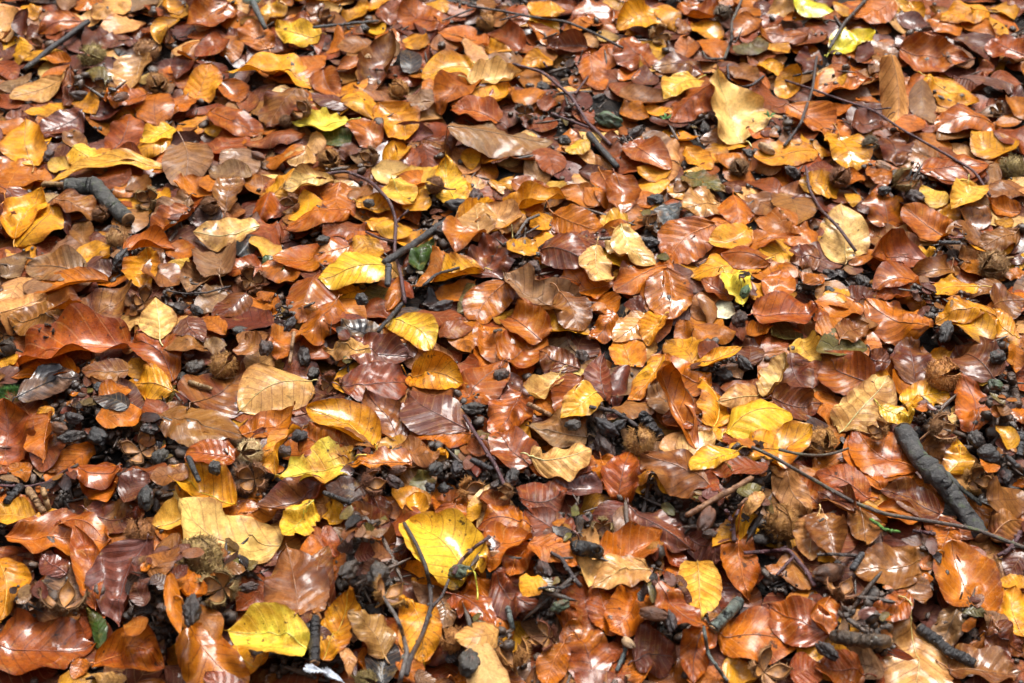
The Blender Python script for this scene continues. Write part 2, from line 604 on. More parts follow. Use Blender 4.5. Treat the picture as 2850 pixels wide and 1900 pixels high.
1640 400 1330 -60 340 M gf;dark maroon folded leaf, half rosy, half rust, with the point at the foot right
1770 480 1800 160 170 M v
910 1200 230 1080 470 Y s;bright lemon yellow leaf with a round bite in its top edge, near the bottom
1100 1340 1330 780 300 A v;tawny crumpled leaf left of a pale kinked twig
1680 1290 1380 940 260 T g;tan leaf folded forward, lying on the tawny crumpled leaf
1700 1050 1760 1200 160 O
1290 1260 1340 1500 110 T
1450 1270 1470 1510 80 O
1600 1540 1700 1250 260 D
1980 1360 1880 870 260 A s
@1140 1425
120 30 30 -150 160 A
-60 20 60 200 260 R g
400 -60 320 200 270 O g;orange leaf pointing down onto the vivid yellow and violet leaf
600 60 500 -60 160 A
580 620 60 60 560 Y gs;vivid yellow leaf with a wide violet midrib under a thin forked twig
60 660 330 740 130 A
1100 120 640 80 230 R g;copper leaf with a square white glare above a rolled orange one
700 460 1120 210 270 O g;rust orange leaf with its stalk pointing down left, under a twig with red bark
1140 130 880 170 130 A c;little golden curled leaf on top of the rust orange leaf
1100 300 900 590 300 O v
1150 270 1520 470 170 O
1480 290 1100 0 320 P gv
1180 620 1050 740 200 A g
380 560 680 640 130 O
560 620 950 1100 190 O g;orange flank of leaf with long straight fold left of the ribbed violet leaf
780 620 1140 980 300 P gv;ribbed violet maroon leaf right of the orange folded one
440 740 800 1080 280 R g;smooth red brown leaf with soft glare between ribbed taupe and ribbed violet leaves
320 840 290 1060 220 L gv;small taupe ribbed leaf right of the forked kinked twig
420 800 20 740 160 L
40 820 140 1380 330 A s;tan orange leaf crossed by the lower part of the forked kinked twig
820 1120 470 1160 240 T v
1880 1100 1720 700 330 O g;flat orange leaf reaching left of the yellow green toothed leaf
1710 700 1420 950 210 R g
1430 960 1750 1090 200 R g
1720 1560 1500 1060 430 R g;large copper leaf with frosted lower rim near the bottom
1400 1210 1250 1580 260 O g;orange leaf folded with a white streak, stalk up, near the bottom
430 1540 1060 1560 170 O g
-60 1400 110 1568 160 O
60 1500 220 1568 130 L
1880 300 1780 560 200 O s
1740 390 1640 660 290 C v
@1710 1425
130 10 700 330 380 P gs;long violet brown leaf with a white patch, stalk upper left
-120 460 420 240 380 O gs;rust orange leaf with soot specks below the long violet brown leaf
300 490 -200 660 260 T gv;pale ribbed tan leaf beneath the rust orange leaf with soot specks
470 300 600 520 150 R g
720 240 960 460 330 P v;dull violet leaf hidden behind the yellow green toothed leaf
1240 120 910 300 150 A
1110 280 1220 820 370 O gs;rust leaf shaped like a boot with two dark dots below a red stemmed twig
410 680 790 1050 230 R gc;red orange leaf behind the yellow green leaf, small glare at left
770 440 790 1000 400 Y v;mustard yellow leaf with toothed outline, stalk up, near the bottom centre right
900 840 880 1000 150 M
1600 370 1720 700 240 B gv
1860 20 1780 430 340 T gv;golden brown leaf with dark herringbone veins right of the hairiest husk
290 820 -40 1100 370 O gs;flat orange leaf with violet smear left of the mustard yellow toothed leaf
60 1230 -60 1400 170 R g
440 860 260 950 110 B c
200 1330 560 1330 430 P g;rounded dusky violet leaf with a grey vertical streak
280 1500 120 1400 300 O g
820 1090 700 1560 300 R g;copper leaf with a long green grey folded stalk lying on it
1000 1500 700 1560 200 O
960 1180 1690 1180 400 O gs;glossy orange leaf with a large white glare, left of the round copper one
1940 1120 1400 870 420 R gv;broad copper leaf with small white glints lapping over the glossy orange one
1640 1500 1882 1440 300 R g
1020 1420 1280 1560 200 A
@2280 1425
0 10 330 90 200 M g
30 60 160 400 380 B gv;violet brown leaf with evenly spaced ribs above a mossy thin twig
370 30 440 300 320 B g
560 0 920 80 190 O g
0 440 160 430 80 A
1000 480 320 520 430 B gv;fan shaped tan brown leaf with dark ribs and stalk upper left
1220 90 1100 400 280 O gs;orange leaf behind the thin red twig beside the mossy stick's end
1480 1000 1200 330 520 O g;large flat rust orange leaf with a long tail pointing down
1882 330 1740 580 230 M g
1882 650 1640 650 110 A
1840 1130 1760 700 330 A;golden leaf with dark midrib at the right rim, point down
1700 1060 1520 950 170 L
60 790 60 1140 250 O g;small rust leaf left of the striped beech nut
830 760 440 980 220 R gv
1290 860 1080 1280 240 L gv
840 650 960 830 210 B g
1480 1180 1700 1380 260 O
1560 1150 1882 1300 300 M gv;mahogany leaf with white ribs of shine at the lower right rim
880 1090 860 1700 640 T gv;large arched pale tan leaf at the bottom with two sloping halves
940 1340 1060 1560 150 R v
1240 1440 1882 1480 270 B gv;pinkish tan wet leaf filling the lower right corner
400 1490 -40 1420 280 R g;smooth copper leaf with green vein at the bottom, left of the arched tan one
1580 200 1882 60 260 B v
"""
OTHERDATA = """
stick 0 0 70 820 190 500 420 225 640;straight black bark covered stick lying at an upward slant
husk 0 0 850 520 150 0 K;olive spiny husk below the straight black stick, stalk up
husk 0 0 930 800 110 1 D;dark open husk with a toothed rim under the grey green leaf
husk 0 0 1350 470 130 0 T;golden brown husk with the longest stalk, lying by curled orange leaves
husk 0 0 1440 760 120 0 A;yellow brown knobbly husk beneath the long stalked golden one
nut 0 0 1110 890 70 B;shiny brown three sided nut lying on an orange leaf
nut 0 0 740 880 100 D;black rough lump left of the nut on the orange leaf
nut 0 0 450 1430 100 D;dark flat lump between the broad amber leaf and the blotched yellow leaf
husk 0 0 330 400 80 1 B;small dark brown husk left of the straight black stick
fungus 570 0 440 70 560 270;pale mint capped fungus with a dark leaning stem
stick 570 0 36 990 250 1600 190;short greyish stick lying level near a blue black lump
nut 570 0 1460 260 80 D;blue black lump touching the short level grey stick
husk 570 0 1110 140 100 1 B;brown gaping husk above the short level grey stick
husk 570 0 1780 820 110 0 A;olive pointed husk like a bud on the edge of a rosy brown leaf
husk 570 0 900 1000 110 1 B;dark brown husk just above the ragged lemon yellow leaf
husk 570 0 740 1110 70 0 B;little reddish husk left of the ragged lemon yellow leaf
husk 570 0 1140 1460 120 0 A;yellowish furry husk below the dark green leaf
husk 570 0 1510 1440 120 1 B;grey brown furry husk split by a dark notch
nut 570 0 490 1430 60 B;pinkish brown smooth nut below a rolled red leaf
nut 570 0 1500 520 50 T;pale little nut against the tall rosy brown leaf
twig 1140 0 30 530 50 880 105 1100 150 1450 200 1700 305 1960 440|830 185 1050 140|300 190 580 100;long mottled dark twig running down to the right near the top
husk 1140 0 700 210 115 0 A;smooth golden brown ball shaped husk hanging below the mottled twig
twig 1140 0 38 950 585 1220 660 1480 880 1640 1130 1850 1330|1230 570 1260 660|1300 1040 1640 1170|1520 890 1640 700;forked reddish purple twig reaching down to a thick dark root
stick 1140 0 80 1640 1220 1760 1370 1920 1540;thick dark root piece at the lower end of the forked reddish twig
nut 1140 0 1230 800 100 D;grey black flat flake left of the forked reddish twig
husk 1140 0 1060 1040 110 1 D;dark splayed husk with claw like valves left of the forked reddish twig
nut 1140 0 1830 1100 110 K;mossy green stone right of the forked reddish twig
nut 1140 0 1420 1290 110 D;bluish black lump on the dark humus left of the tiny bright yellow leaf
nut 1140 0 1720 910 90 D;grey rounded lump right of the forked reddish twig
husk 1710 0 420 320 115 1 T;round tan husk with a dark split under the shiny golden leaf
husk 1710 0 990 120 100 0 L;grey brown blurred husk between mossy twig and chestnut leaf
twig 1710 0 34 1180 -30 1080 200 1075 370 1010 540|1080 380 1110 410|1010 540 850 540 810 470;mossy upright twig with green tufts on it
twig 1710 0 30 1040 600 1050 730 1180 800 1270 780 1370 700;thin curved twig hanging over the top of the big pale gold leaf
twig 1710 0 34 1860 520 1820 820 1710 1140 1560 1340|1640 700 1820 670|1810 830 1882 840;thin upright twig left of the pale lime leaf's column of litter
nut 1710 0 190 1220 100 D;grey black nut under a small square tan leaf
nut 1710 0 1250 1420 90 D;dark glossy nut between two pale ones, left of the level golden leaf
nut 1710 0 1400 1360 70 T;pale brown smooth nut above the level golden leaf
nut 1710 0 840 1190 90 D;black flat chip at the left foot of the big pale gold leaf
husk 1710 0 1150 1540 110 0 B;furry brown husk below the rosy brown leaf
sprout 1710 0 1420 1070;tiny bright green sprout right of the big pale gold leaf
sprout 1710 0 470 1090;green speck of moss left of the glossy folded red leaf
twig 2280 0 40 460 -40 230 210 90 450|140 150 200 240;straight twig leaning beside the pale lime leaf
twig 2280 0 30 -420 700 0 840 230 925 500 1010 760 1190 1050 1350 1430 1570 1570 1800|500 1010 660 990;long thin red brown twig slanting down to the right
husk 2280 0 1780 1540 150 0 K;large grey brown furry husk at the right frame edge
nut 2280 0 590 1520 70 T;small pale round nut under the dark maroon star shaped leaf
husk 2280 0 1640 1000 80 1 B;brown shrivelled husk at the right, above orange leaves
husk 2280 0 470 1320 90 0 L;grey brown husk below the rounded purplish leaf
gap 1140 0 1500 650 200 200
gap 1140 0 1350 1050 280 220
gap 1710 0 900 1180 600 150
gap 1710 0 1500 1250 250 140
gap 1710 0 150 1350 150 150
gap 0 0 720 880 120 140
gap 0 0 1100 1050 200 80
gap 0 0 1550 430 150 150
gap 2280 0 130 620 120 80
stick 0 475 170 600 150 870 140 1010 300 1180 450;bent thick grey stick with a sawn brown end
stick 0 475 70 380 120 620 130;peeled light brown stub joined to the bent grey stick
husk 0 475 1070 620 120 0 T;pointed orange brown husk with open side below the sawn end of the grey stick
nut 0 475 1110 800 120 D;blackish wrinkled nut under the pointed orange brown husk
husk 0 475 1350 260 140 1 K;olive leathery husk with a curved stalk right of the bent grey stick
husk 0 475 1330 1180 150 1 B;empty spiky husk right under the tent shaped amber leaf
twig 0 475 22 1530 1100 1700 1130 1900 1120 2120 1060;thin dark twig lying level at the large taupe veined leaf
husk 0 475 50 1480 110 1 D;dark spiny husk at the left frame edge
husk 0 475 430 1470 80 1 D;small sooty husk beside the brown shell shaped leaf
nut 0 475 1800 1280 90 D;grey black lump right of the pale golden upright leaf
husk 0 475 920 400 90 0 B;hairy brown husk tucked below the bend of the grey stick
twig 570 475 42 1050 40 1300 0 1530 100 1700 280 1760 460 1740 740 1800 950 1840 1220|1760 460 1870 360|1480 560 1600 660 1740 740;long arching purple twig with a pale cut end at its foot
husk 570 475 780 310 120 1 B;brown open husk with bristles beside the cream pointed leaf
nut 570 475 1510 300 75 D;rough black lump like coal on a golden leaf
husk 570 475 430 1000 160 1 B;big spiny empty husk below the smooth brick red leaf
stick 570 475 55 1830 1200 1590 1480;dark wet stick ending beside the black wrinkled leaf
stick 570 475 80 1690 860 1680 1060;short grey cylindrical stub right of the toothed yellow leaf
stick 570 475 90 1640 850 1900 690 2330 380;muddy stick leading up to a wrinkled nut
husk 570 475 50 320 100 0 B;soft brown husk left of the dusky brown pointed leaf
nut 570 475 1090 640 110 D;black glossy nut husk below the boat shaped leaf
nut 570 475 780 1410 90 D;dark pointed nut below the large round copper leaf
nut 570 475 1440 1180 90 D;dark crumbly lump between copper leaf and olive leaf
nut 570 475 330 1480 110 D;flat black lump below the mahogany oval leaf
nut 1140 475 300 560 130 D;large blackish wrinkled nut with a pink glint
nut 1140 475 450 320 130 D;black glossy club shaped lump above the wrinkled nut
husk 1140 475 230 130 100 0 B;brown cleft husk on the left side of the rounded yellow leaf
nut 1140 475 1140 890 110 D;dark brown pointed nut left of the violet leaf's lower edge
nut 1140 475 290 1250 130 D;dark grey stone above the rust leaves at left
twig 1140 475 34 940 660 1080 450 1190 405|920 670 1190 505;short forked grey twig right of the pinkish pleated leaf
stick 1140 475 40 120 1060 250 950 460 890;wet black twig stub beside the slender golden leaf
nut 1140 475 600 230 80 M;dark shiny chestnut coloured nut above the tan fan leaf
nut 1710 475 380 270 110 D;black stone left of the bluish metallic shard
husk 1710 475 350 470 100 1 B;hairy husk left of the bluish metallic shard
nut 1710 475 1150 1360 130 D;big coal black lump beside the almost white torn scrap
nut 1710 475 1650 20 100 D;grey shiny pebble near the top of the bent dark twig's litter
nut 1710 475 330 660 110 D;dark lump between cream veined leaf and biggest orange leaf
nut 1710 475 1200 1110 60 G;smooth green blob on a lemon yellow leaf
twig 1710 475 36 1760 -40 1790 170 1890 350 2060 520 2220 740|2050 530 2040 500;bent dark red twig crossing the large pale golden leaf
husk 2280 475 790 80 140 1 K;open olive husk with an orange lining
husk 2280 475 190 60 120 0 B;brown crumbling husk above the large pale golden leaf
husk 2280 475 1600 860 170 0 T;hairy egg shaped husk with a thin stalk pointing left
nut 2280 475 880 240 130 D;black flat angular flake left of the yellow veined leaf
nut 2280 475 600 180 90 D;grey black rounded flake above the spade shaped orange leaf
nut 2280 475 110 1110 75 D;round grey pebble on black soil
nut 2280 475 390 1010 110 D;black gnarled lump under the large smooth copper leaf
nut 2280 475 100 950 90 D;black hollow shell beside a thin curl of bark
nut 2280 475 1170 1480 120 D;black lump under the arched mustard gold leaf
stick 2280 475 50 1100 660 1300 660;short grey stub below the ragged rosy orange leaf
gap 0 475 1100 750 200 200
gap 0 475 1650 570 200 100
gap 0 475 1700 1230 180 120
gap 0 475 650 200 150 60
gap 570 475 1100 640 300 80
gap 570 475 1300 760 100 100
gap 570 475 300 1480 200 100
gap 570 475 750 1400 160 90
gap 1140 475 350 430 300 300
gap 1140 475 1000 420 120 150
gap 1140 475 300 1000 350 150
gap 1140 475 1000 900 150 100
gap 1140 475 1780 1430 100 140
gap 1710 475 380 650 120 250
gap 1710 475 1150 1250 130 150
gap 1710 475 1750 1100 200 120
gap 2280 475 300 980 200 150
gap 2280 475 950 1300 130 180
gap 2280 475 1200 1450 250 120
gap 2280 475 800 180 250 100
gap 2280 475 1200 780 150 80
husk 0 950 60 60 100 0 D;blackish husk scrap at the left rim under the brown shell leaf
moss 0 950 80 490 120;tuft of green moss at the left frame edge
nut 0 950 1770 240 120 D;black crumbly ball below the tall rust coloured leaf
nut 0 950 1690 330 90 D;smaller black crumb touching the crumbly ball
stick 0 950 60 1730 370 1950 440;pale splintered wood piece right of the black crumbly ball
nut 0 950 920 430 90 D;violet black lump right of the blue black pleated leaf
nut 0 950 540 790 90 B;small greenish brown beech nut standing on black soil
nut 0 950 680 700 100 D;purplish wrinkled nut above a black oval one
nut 0 950 650 880 130 D;black oval nut with small holes
stone 0 950 900 870 170 D;black lump with ochre crust, the biggest in the bare soil patch
husk 0 950 1280 980 190 2 B;brown open husk with four splayed toothed valves
nut 0 950 1380 800 110 D;black nut behind the splayed brown husk
twig 0 950 34 -60 1320 250 1335 430 1300 570 1210 720 1130;thin lichen covered twig lying level near the left frame edge
stick 0 950 90 260 1360 400 1568;pale torn wood chip with two ridges below the lichen covered twig
stick 0 950 70 390 1350 450 1540;second pale wood chip leaning against the two ridged one
stick 0 950 100 60 1480 190 1330;charred black stick end at the left rim
nut 0 950 1340 1440 120 D;black glossy lump left of the golden leaf with dark specks
nut 0 950 1470 1060 120 D;flat reddish black flake under the copper leaf pointing left
stick 0 950 70 1730 1060 1830 1290;dark reddish broken stick standing under the copper leaf pointing left
gap 0 950 800 750 400 350
gap 0 950 1400 900 350 250
gap 0 950 1700 1150 200 180
gap 0 950 400 1400 400 180
gap 0 950 1200 1450 300 150
gap 0 950 900 350 180 120
gap 0 950 1750 200 150 200
husk 570 950 180 220 150 0 A;amber husk with bristly rim left of the large pale pleated leaf
nut 570 950 560 60 120 D;black rough lump above the large pale pleated leaf
stick 570 950 45 820 -90 780 200;grey bare twig piece standing upright on the large pale pleated leaf
nut 570 950 920 130 110 D;grey black lump right of the grey bare twig piece
nut 570 950 1000 290 95 D;black round ball at the stalk end of the large pale pleated leaf
husk 570 950 1160 390 140 1 R;reddish husk split in two with a stalk rising from it
nut 570 950 870 870 110 D;coal black lump below the large pale pleated leaf
nut 570 950 730 1010 90 D;black shiny oval nut below the coal black lump
husk 570 950 420 1010 130 0 C;shaggy cream husk with yellowish hairs
husk 570 950 420 1260 180 1 B;brown open husk right beneath the shaggy cream one
husk 570 950 1550 1290 150 1 R;red brown bristled husk with two horns
nut 570 950 1770 1180 80 B;brown boat shaped nut shell beside the two horned husk
nut 570 950 1750 1290 90 D;blue black stone right of the two horned husk
stick 570 950 60 1090 1390 1340 1480;wet dark short stick under a blackish leaf
nut 570 950 90 1160 90 D;reddish black lump below the copper leaf beside the shaggy husk
gap 570 950 600 1100 150 250
gap 570 950 1300 250 120 150
gap 570 950 1500 1300 350 150
gap 570 950 100 1180 160 80
nut 1140 950 1590 150 110 D;blackish upright wrinkled nut between maroon and violet leaves
nut 1140 950 840 310 100 D;black glossy lump right of the long sooty orange brown leaf
twig 1140 950 46 500 680 600 840 700 1000 790 1140 870 1320;straight reddish black twig descending right of the big violet leaf
nut 1140 950 580 620 120 D;black shell behind the top of the straight reddish black twig
stick 1140 950 60 1080 570 1300 680;wet black stick stub under the pale ragged leaf
nut 1140 950 240 1170 130 D;grey black nut with a three cornered hole
nut 1140 950 430 1160 110 D;black oval nut right of the one with three cornered hole
nut 1140 950 310 1350 90 D;reddish black round nut below the one with three cornered hole
nut 1140 950 190 1340 70 D;small black pebble left of the reddish black round nut
husk 1140 950 560 1370 150 1 A;yellow brown husk split like an open mouth
stick 1140 950 70 560 1080 760 1180;dark wet wood piece with a pale broken end
nut 1140 950 950 1240 110 D;black squarish lump at the foot of the straight reddish black twig
nut 1140 950 1500 770 100 D;black flat stone under the folded rust leaf
nut 1140 950 1810 790 140 D;large reddish black ribbed nut beside another below it
nut 1140 950 1790 960 160 D;large black and red nut, lower of the two in the dark hollow
twig 1140 950 50 1650 600 1882 640 2050 750 2150 830;wet black twig leading right to a broken stub
nut 1140 950 800 1320 90 D;small bluish black stone left of the foot of the straight twig
husk 1140 950 880 1380 90 1 B;small opened brown nut shell under the straight twig's foot
gap 1140 950 600 650 120 200
gap 1140 950 700 1200 600 200
gap 1140 950 1650 800 250 250
gap 1140 950 1200 600 150 80
gap 1140 950 780 380 100 120
stick 1710 950 120 260 680 420 890;black broken stub with a pale end near a furry husk
husk 1710 950 230 920 170 0 A;orange furry husk lying level below the black broken stub
nut 1710 950 1010 310 110 D;grey black nut left of the slender curved orange leaf's foot
nut 1710 950 1080 230 55 B;tiny brown beech nut above the grey black one
nut 1710 950 1200 200 100 D;black hollow lump with straw coloured fibres
nut 1710 950 20 780 100 D;black nut left of the orange furry husk
stick 1710 950 75 1270 1250 660 1600;bare brown split stick with peeled bark
twig 1710 950 46 1260 970 1450 1050 1650 1170 1882 1300 2200 1480 2500 1590 2900 1650 3300 1720 3780 1900|1500 1060 1700 1085 1882 1080 2050 1030 2150 980;long green and red twig, forked near its upper end
husk 1710 950 1900 930 170 0 A;round hairy orange husk between fork of the green twig and mossy stick
stick 1710 950 40 1140 1520 1220 1440;small dark red stem under the bare brown split stick
gap 1710 950 950 250 250 130
gap 1710 950 100 800 180 150
gap 1710 950 420 1450 180 180
gap 1710 950 1100 1450 250 180
gap 1710 950 1700 1000 150 80
gap 1710 950 1200 1200 200 80
husk 2280 950 1140 310 190 0 A;long cone like husk with rough brown tip beside a dark violet red leaf
husk 2280 950 540 810 120 1 A;hollow tan husk pressed against the top of the mossy stick
husk 2280 950 1140 790 170 1 T;shaggy golden husk with two horns and yellow stalk
stick 2280 950 190 760 800 900 1060 1180 1350 1500 1800;thick mossy grey stick with a knot running down right
husk 2280 950 1460 1260 160 1 A;open pair of husk shells with golden felt inside
stick 2280 950 60 1150 1190 1300 1350 1490 1500;thin black stick running alongside the thick mossy one
stick 2280 950 60 1720 1050 1920 1240;dark rod shaped twig stump at the right rim
nut 2280 950 1640 140 120 D;black lump under the arching dark copper leaf
nut 2280 950 1560 1040 150 D;long reddish black nut right of the three pointed orange leaf
nut 2280 950 1700 1240 130 D;dark wrinkled nut right of the open husk pair
nut 2280 950 1450 900 130 D;purplish flat flake behind the straight hanging stalk
nut 2280 950 900 840 80 D;black shell by the top of the thick mossy stick
stick 2280 950 100 1760 300 1830 600;dark stick with ochre bark at the right rim
nut 2280 950 1620 400 80 K;dark green ribbed shell right of the violet topped leaf
stick 2280 950 90 1860 850 1840 1050;grey weathered wood end at the right rim
gap 2280 950 1550 950 300 150
gap 2280 950 1650 400 150 250
gap 2280 950 1650 1200 200 150
gap 2280 950 950 800 100 150
gap 2280 950 250 1100 80 100
husk 0 1425 1280 180 160 0 O;orange brown bristly husk at the top of the spear shaped violet leaf
husk 0 1425 580 770 240 2 B;pair of long brown husk valves hanging open, saw toothed
nut 0 1425 1770 900 150 D;round dark nut above the bright yellow hollow edged leaf
nut 0 1425 1480 880 60 D;tiny grey shiny pebble left of the round dark nut
husk 0 1425 1850 420 260 0 K;big out of focus olive husk with a thick pale stalk
gap 0 1425 1550 900 350 350
gap 0 1425 1600 1150 250 150
gap 0 1425 320 900 180 100
gap 570 1425 250 650 250 200
gap 570 1425 100 950 150 200
gap 570 1425 1450 650 300 350
gap 570 1425 900 1400 450 180
gap 570 1425 1000 1150 120 200
gap 570 1425 1600 850 250 150
husk 570 1425 120 680 210 1 K;open olive brown husk with furry rim and thin stalk beside a dark seed
nut 570 1425 400 690 90 D;dark smooth seed right of the olive brown furry husk
nut 570 1425 1320 530 140 D;large dark wrinkled nut right of the big wavy folded leaf
nut 570 1425 1590 570 190 D;very large dark ribbed nut above a spread husk
husk 570 1425 1700 720 170 2 A;flattened orange husk opened like a beak
stick 570 1425 110 1010 970 1010 1390;dark upright stick stump under the big wavy folded leaf
husk 570 1425 1480 1550 120 0 K;brownish husk cut by the bottom rim right of the white feather
feather 570 1425 930 1460 1290 1600;small white feather at the bottom rim
twig 570 1425 50 1640 780 1740 930 1800 1050 1860 1280 1820 1450 1790 1568 1770 1700|1740 930 1690 900;kinked pale grey twig near the bottom
twig 1140 1425 52 -50 100 60 290 150 500 190 700 200 870 120 1120 10 1330 -30 1500|200 870 300 770 360 620;forked thin twig lying across the vivid yellow leaf's left side
twig 1140 1425 46 740 225 600 320 480 440 400 570;short twig with red bark reaching over the vivid yellow leaf
nut 1140 1425 520 190 110 D;grey black leathery scrap below the orange leaf pointing down
nut 1140 1425 460 550 100 K;greenish grey blob at the tip of the short red bark twig
husk 1140 1425 1770 140 120 1 K;greenish bristly husk above a black cylinder
stick 1140 1425 150 1530 320 1730 360;black smooth cylinder piece like charcoal
twig 1140 1425 46 1300 370 1400 430 1480 560 1570 680|1400 430 1500 420;y shaped dark twig left of the black cylinder
nut 1140 1425 1230 520 110 D;black glossy lump beneath the rust veined leaf
nut 1140 1425 1380 860 80 K;flat greenish grey seed among black crumbs
husk 1140 1425 400 1170 140 0 A;round golden furry husk with its stalk pointing down left
husk 1140 1425 940 1290 200 1 A;large round hairy husk like a burr at the bottom
husk 1140 1425 1220 1130 160 2 R;reddish open husk above the orange leaf folded with a white streak
nut 1140 1425 550 1390 200 D;large black oval nut near the bottom, left of the large round hairy burr
stick 1140 1425 70 900 870 950 1080;small dark greenish bark strip on the ribbed violet leaf
gap 1140 1425 1350 650 200 250
gap 1140 1425 650 1350 250 150
gap 1140 1425 750 560 100 100
gap 1140 1425 1500 180 150 120
gap 1140 1425 1250 980 120 100
stick 1140 1425 30 1180 700 1270 690 1400 700 1500 660;thin curved black root in the dark humus
nut 1710 1425 870 200 90 D;grey pebble with flat faces right of the pale splintered stick's end
nut 1710 1425 840 60 110 B;dark brown nut above the grey pebble with flat faces
twig 1710 1425 50 1020 -20 1090 90 1100 270|1090 90 1140 -20;red Y shaped stem with a pale cut foot
twig 1710 1425 50 1190 375 1400 360 1600 345 1780 560 1840 680|1640 420 1490 580;red brown shiny twig lying level under the hairiest husk
husk 1710 1425 1530 90 200 0 A;hairiest husk, golden with curled bristles and a stalk pointing down
nut 1710 1425 360 930 100 B;smooth brown striped beech nut below the mustard leaf's left neighbour
nut 1710 1425 520 1000 100 D;dark grey flake right of the smooth brown striped beech nut
stick 1710 1425 55 90 1160 100 1280 20 1460;blue grey curved bark strip near the bottom
stick 1710 1425 120 1150 820 900 1080;broad black bark strip right of the mustard yellow toothed leaf
husk 1710 1425 1440 1440 220 2 T;pale brown splayed husk like a tulip at the bottom
nut 1710 1425 130 1200 70 T;ochre seed on black soil beside the blue grey bark strip
stick 1710 1425 45 820 1050 860 1300 1040 1560;green grey folded stalk strip on a copper leaf
gap 1710 1425 350 600 80 150
gap 1710 1425 450 1000 250 150
gap 1710 1425 850 1180 120 80
gap 1710 1425 1550 700 180 100
gap 1710 1425 1800 1200 120 150
gap 1710 1425 900 100 250 130
gap 1710 1425 1300 250 150 80
nut 2280 1425 90 550 140 B;dark shrivelled husk lump with orange crumbs at the left of a small splayed husk
husk 2280 1425 230 680 190 2 O;splayed orange brown husk with narrow arms
nut 2280 1425 340 980 100 A;striped orange beech nut lying on wet dark litter
stick 2280 1425 140 140 1140 400 1180 620 1190;dark stick with a lichen ring and a lighter right part
twig 2280 1425 40 -20 390 130 385 350 400;thin level twig dotted with bright green moss
stick 2280 1425 40 470 60 600 160 740 185;small bright green mossy twig piece
twig 2280 1425 40 860 170 1070 200;short dark twiglet touching the long red twig
stick 2280 1425 80 300 530 400 380;small grey brown bark chip at the stalk of the fan shaped leaf
nut 2280 1425 80 1270 110 D;purplish black lump below the dark stick with a lichen ring
stick 2280 1425 110 920 1060 1200 1280 1440 1400;dark brown branch piece half hidden behind the arched tan leaf
twig 2280 1425 50 1640 400 1740 350 1810 260 1850 180;wet red root curl at the right rim
gap 2280 1425 420 1330 250 100
gap 2280 1425 1000 650 150 150
gap 2280 1425 150 1250 150 100
gap 2280 1425 1350 1100 100 150
gap 2280 1425 600 1000 200 100
"""
NHERO, SKY, SUNE, EXPO = 300, 0.15, 2.2, 1.25
import bpy, math, random
import numpy as np
from mathutils import Vector, Matrix, noise
random.seed(7)
rng = np.random.default_rng(11)
SC = bpy.context.scene
COL = SC.collection
PI = math.pi

# ------------------------------------------------------------------ camera
HC, PITCH, LENS = 0.957, math.radians(41.0), 50.0
K = 36.0 / LENS
CF = np.array([0, math.cos(PITCH), -math.sin(PITCH)])
CU = np.array([0, math.sin(PITCH), math.cos(PITCH)])
CR = np.array([1.0, 0, 0])
CP = np.array([0, 0, HC])
def ray(sx, sy):
    return CF + (sx - 1425) / 2850 * K * CR + (950 - sy) / 2850 * K * CU
def at(sx, sy, z=0.0):
    r = ray(sx, sy)
    return CP + r * ((z - HC) / r[2])
def on_plane(sx, sy, c, n):
    r = ray(sx, sy)
    return CP + r * (np.dot(c - CP, n) / np.dot(r, n))
def to_px(p):
    d = np.asarray(p) - CP
    w = d @ CF
    return 1425 + (d @ CR) / w / K * 2850, 950 - (d @ CU) / w / K * 2850

# ------------------------------------------------------------------ height field of the pile
X0, X1, Y0, Y1, CS = -1.7, 1.7, 0.15, 2.9, 0.0025
NX, NY = int((X1 - X0) / CS) + 1, int((Y1 - Y0) / CS) + 1
def soil_z(x, y):
    return (0.0035 * np.sin(x * 31 + 1.3) * np.sin(y * 27 + .4) + 0.0022 * np.sin(x * 83 + y * 41) + 0.0016 * np.sin(y * 113 - x * 67 + 2))
gx, gy = np.meshgrid(X0 + CS * np.arange(NX), Y0 + CS * np.arange(NY), indexing='ij')
H = soil_z(gx, gy)
def hs(x, y):
    i = np.clip(((x - X0) / CS).astype(int), 0, NX - 2)
    j = np.clip(((y - Y0) / CS).astype(int), 0, NY - 2)
    return np.maximum(np.maximum(H[i, j], H[i + 1, j]), np.maximum(H[i, j + 1], H[i + 1, j + 1]))
def hraise(x, y, z):
    i = np.clip(np.round((x - X0) / CS).astype(int), 0, NX - 1)
    j = np.clip(np.round((y - Y0) / CS).astype(int), 0, NY - 1)
    np.maximum.at(H, (i, j), z)
def hstat(x, y, r, q):
    a = np.linspace(-r, r, 9)
    xx, yy = np.meshgrid(x + a, y + a)
    return float(np.percentile(hs(xx.ravel(), yy.ravel()), q))

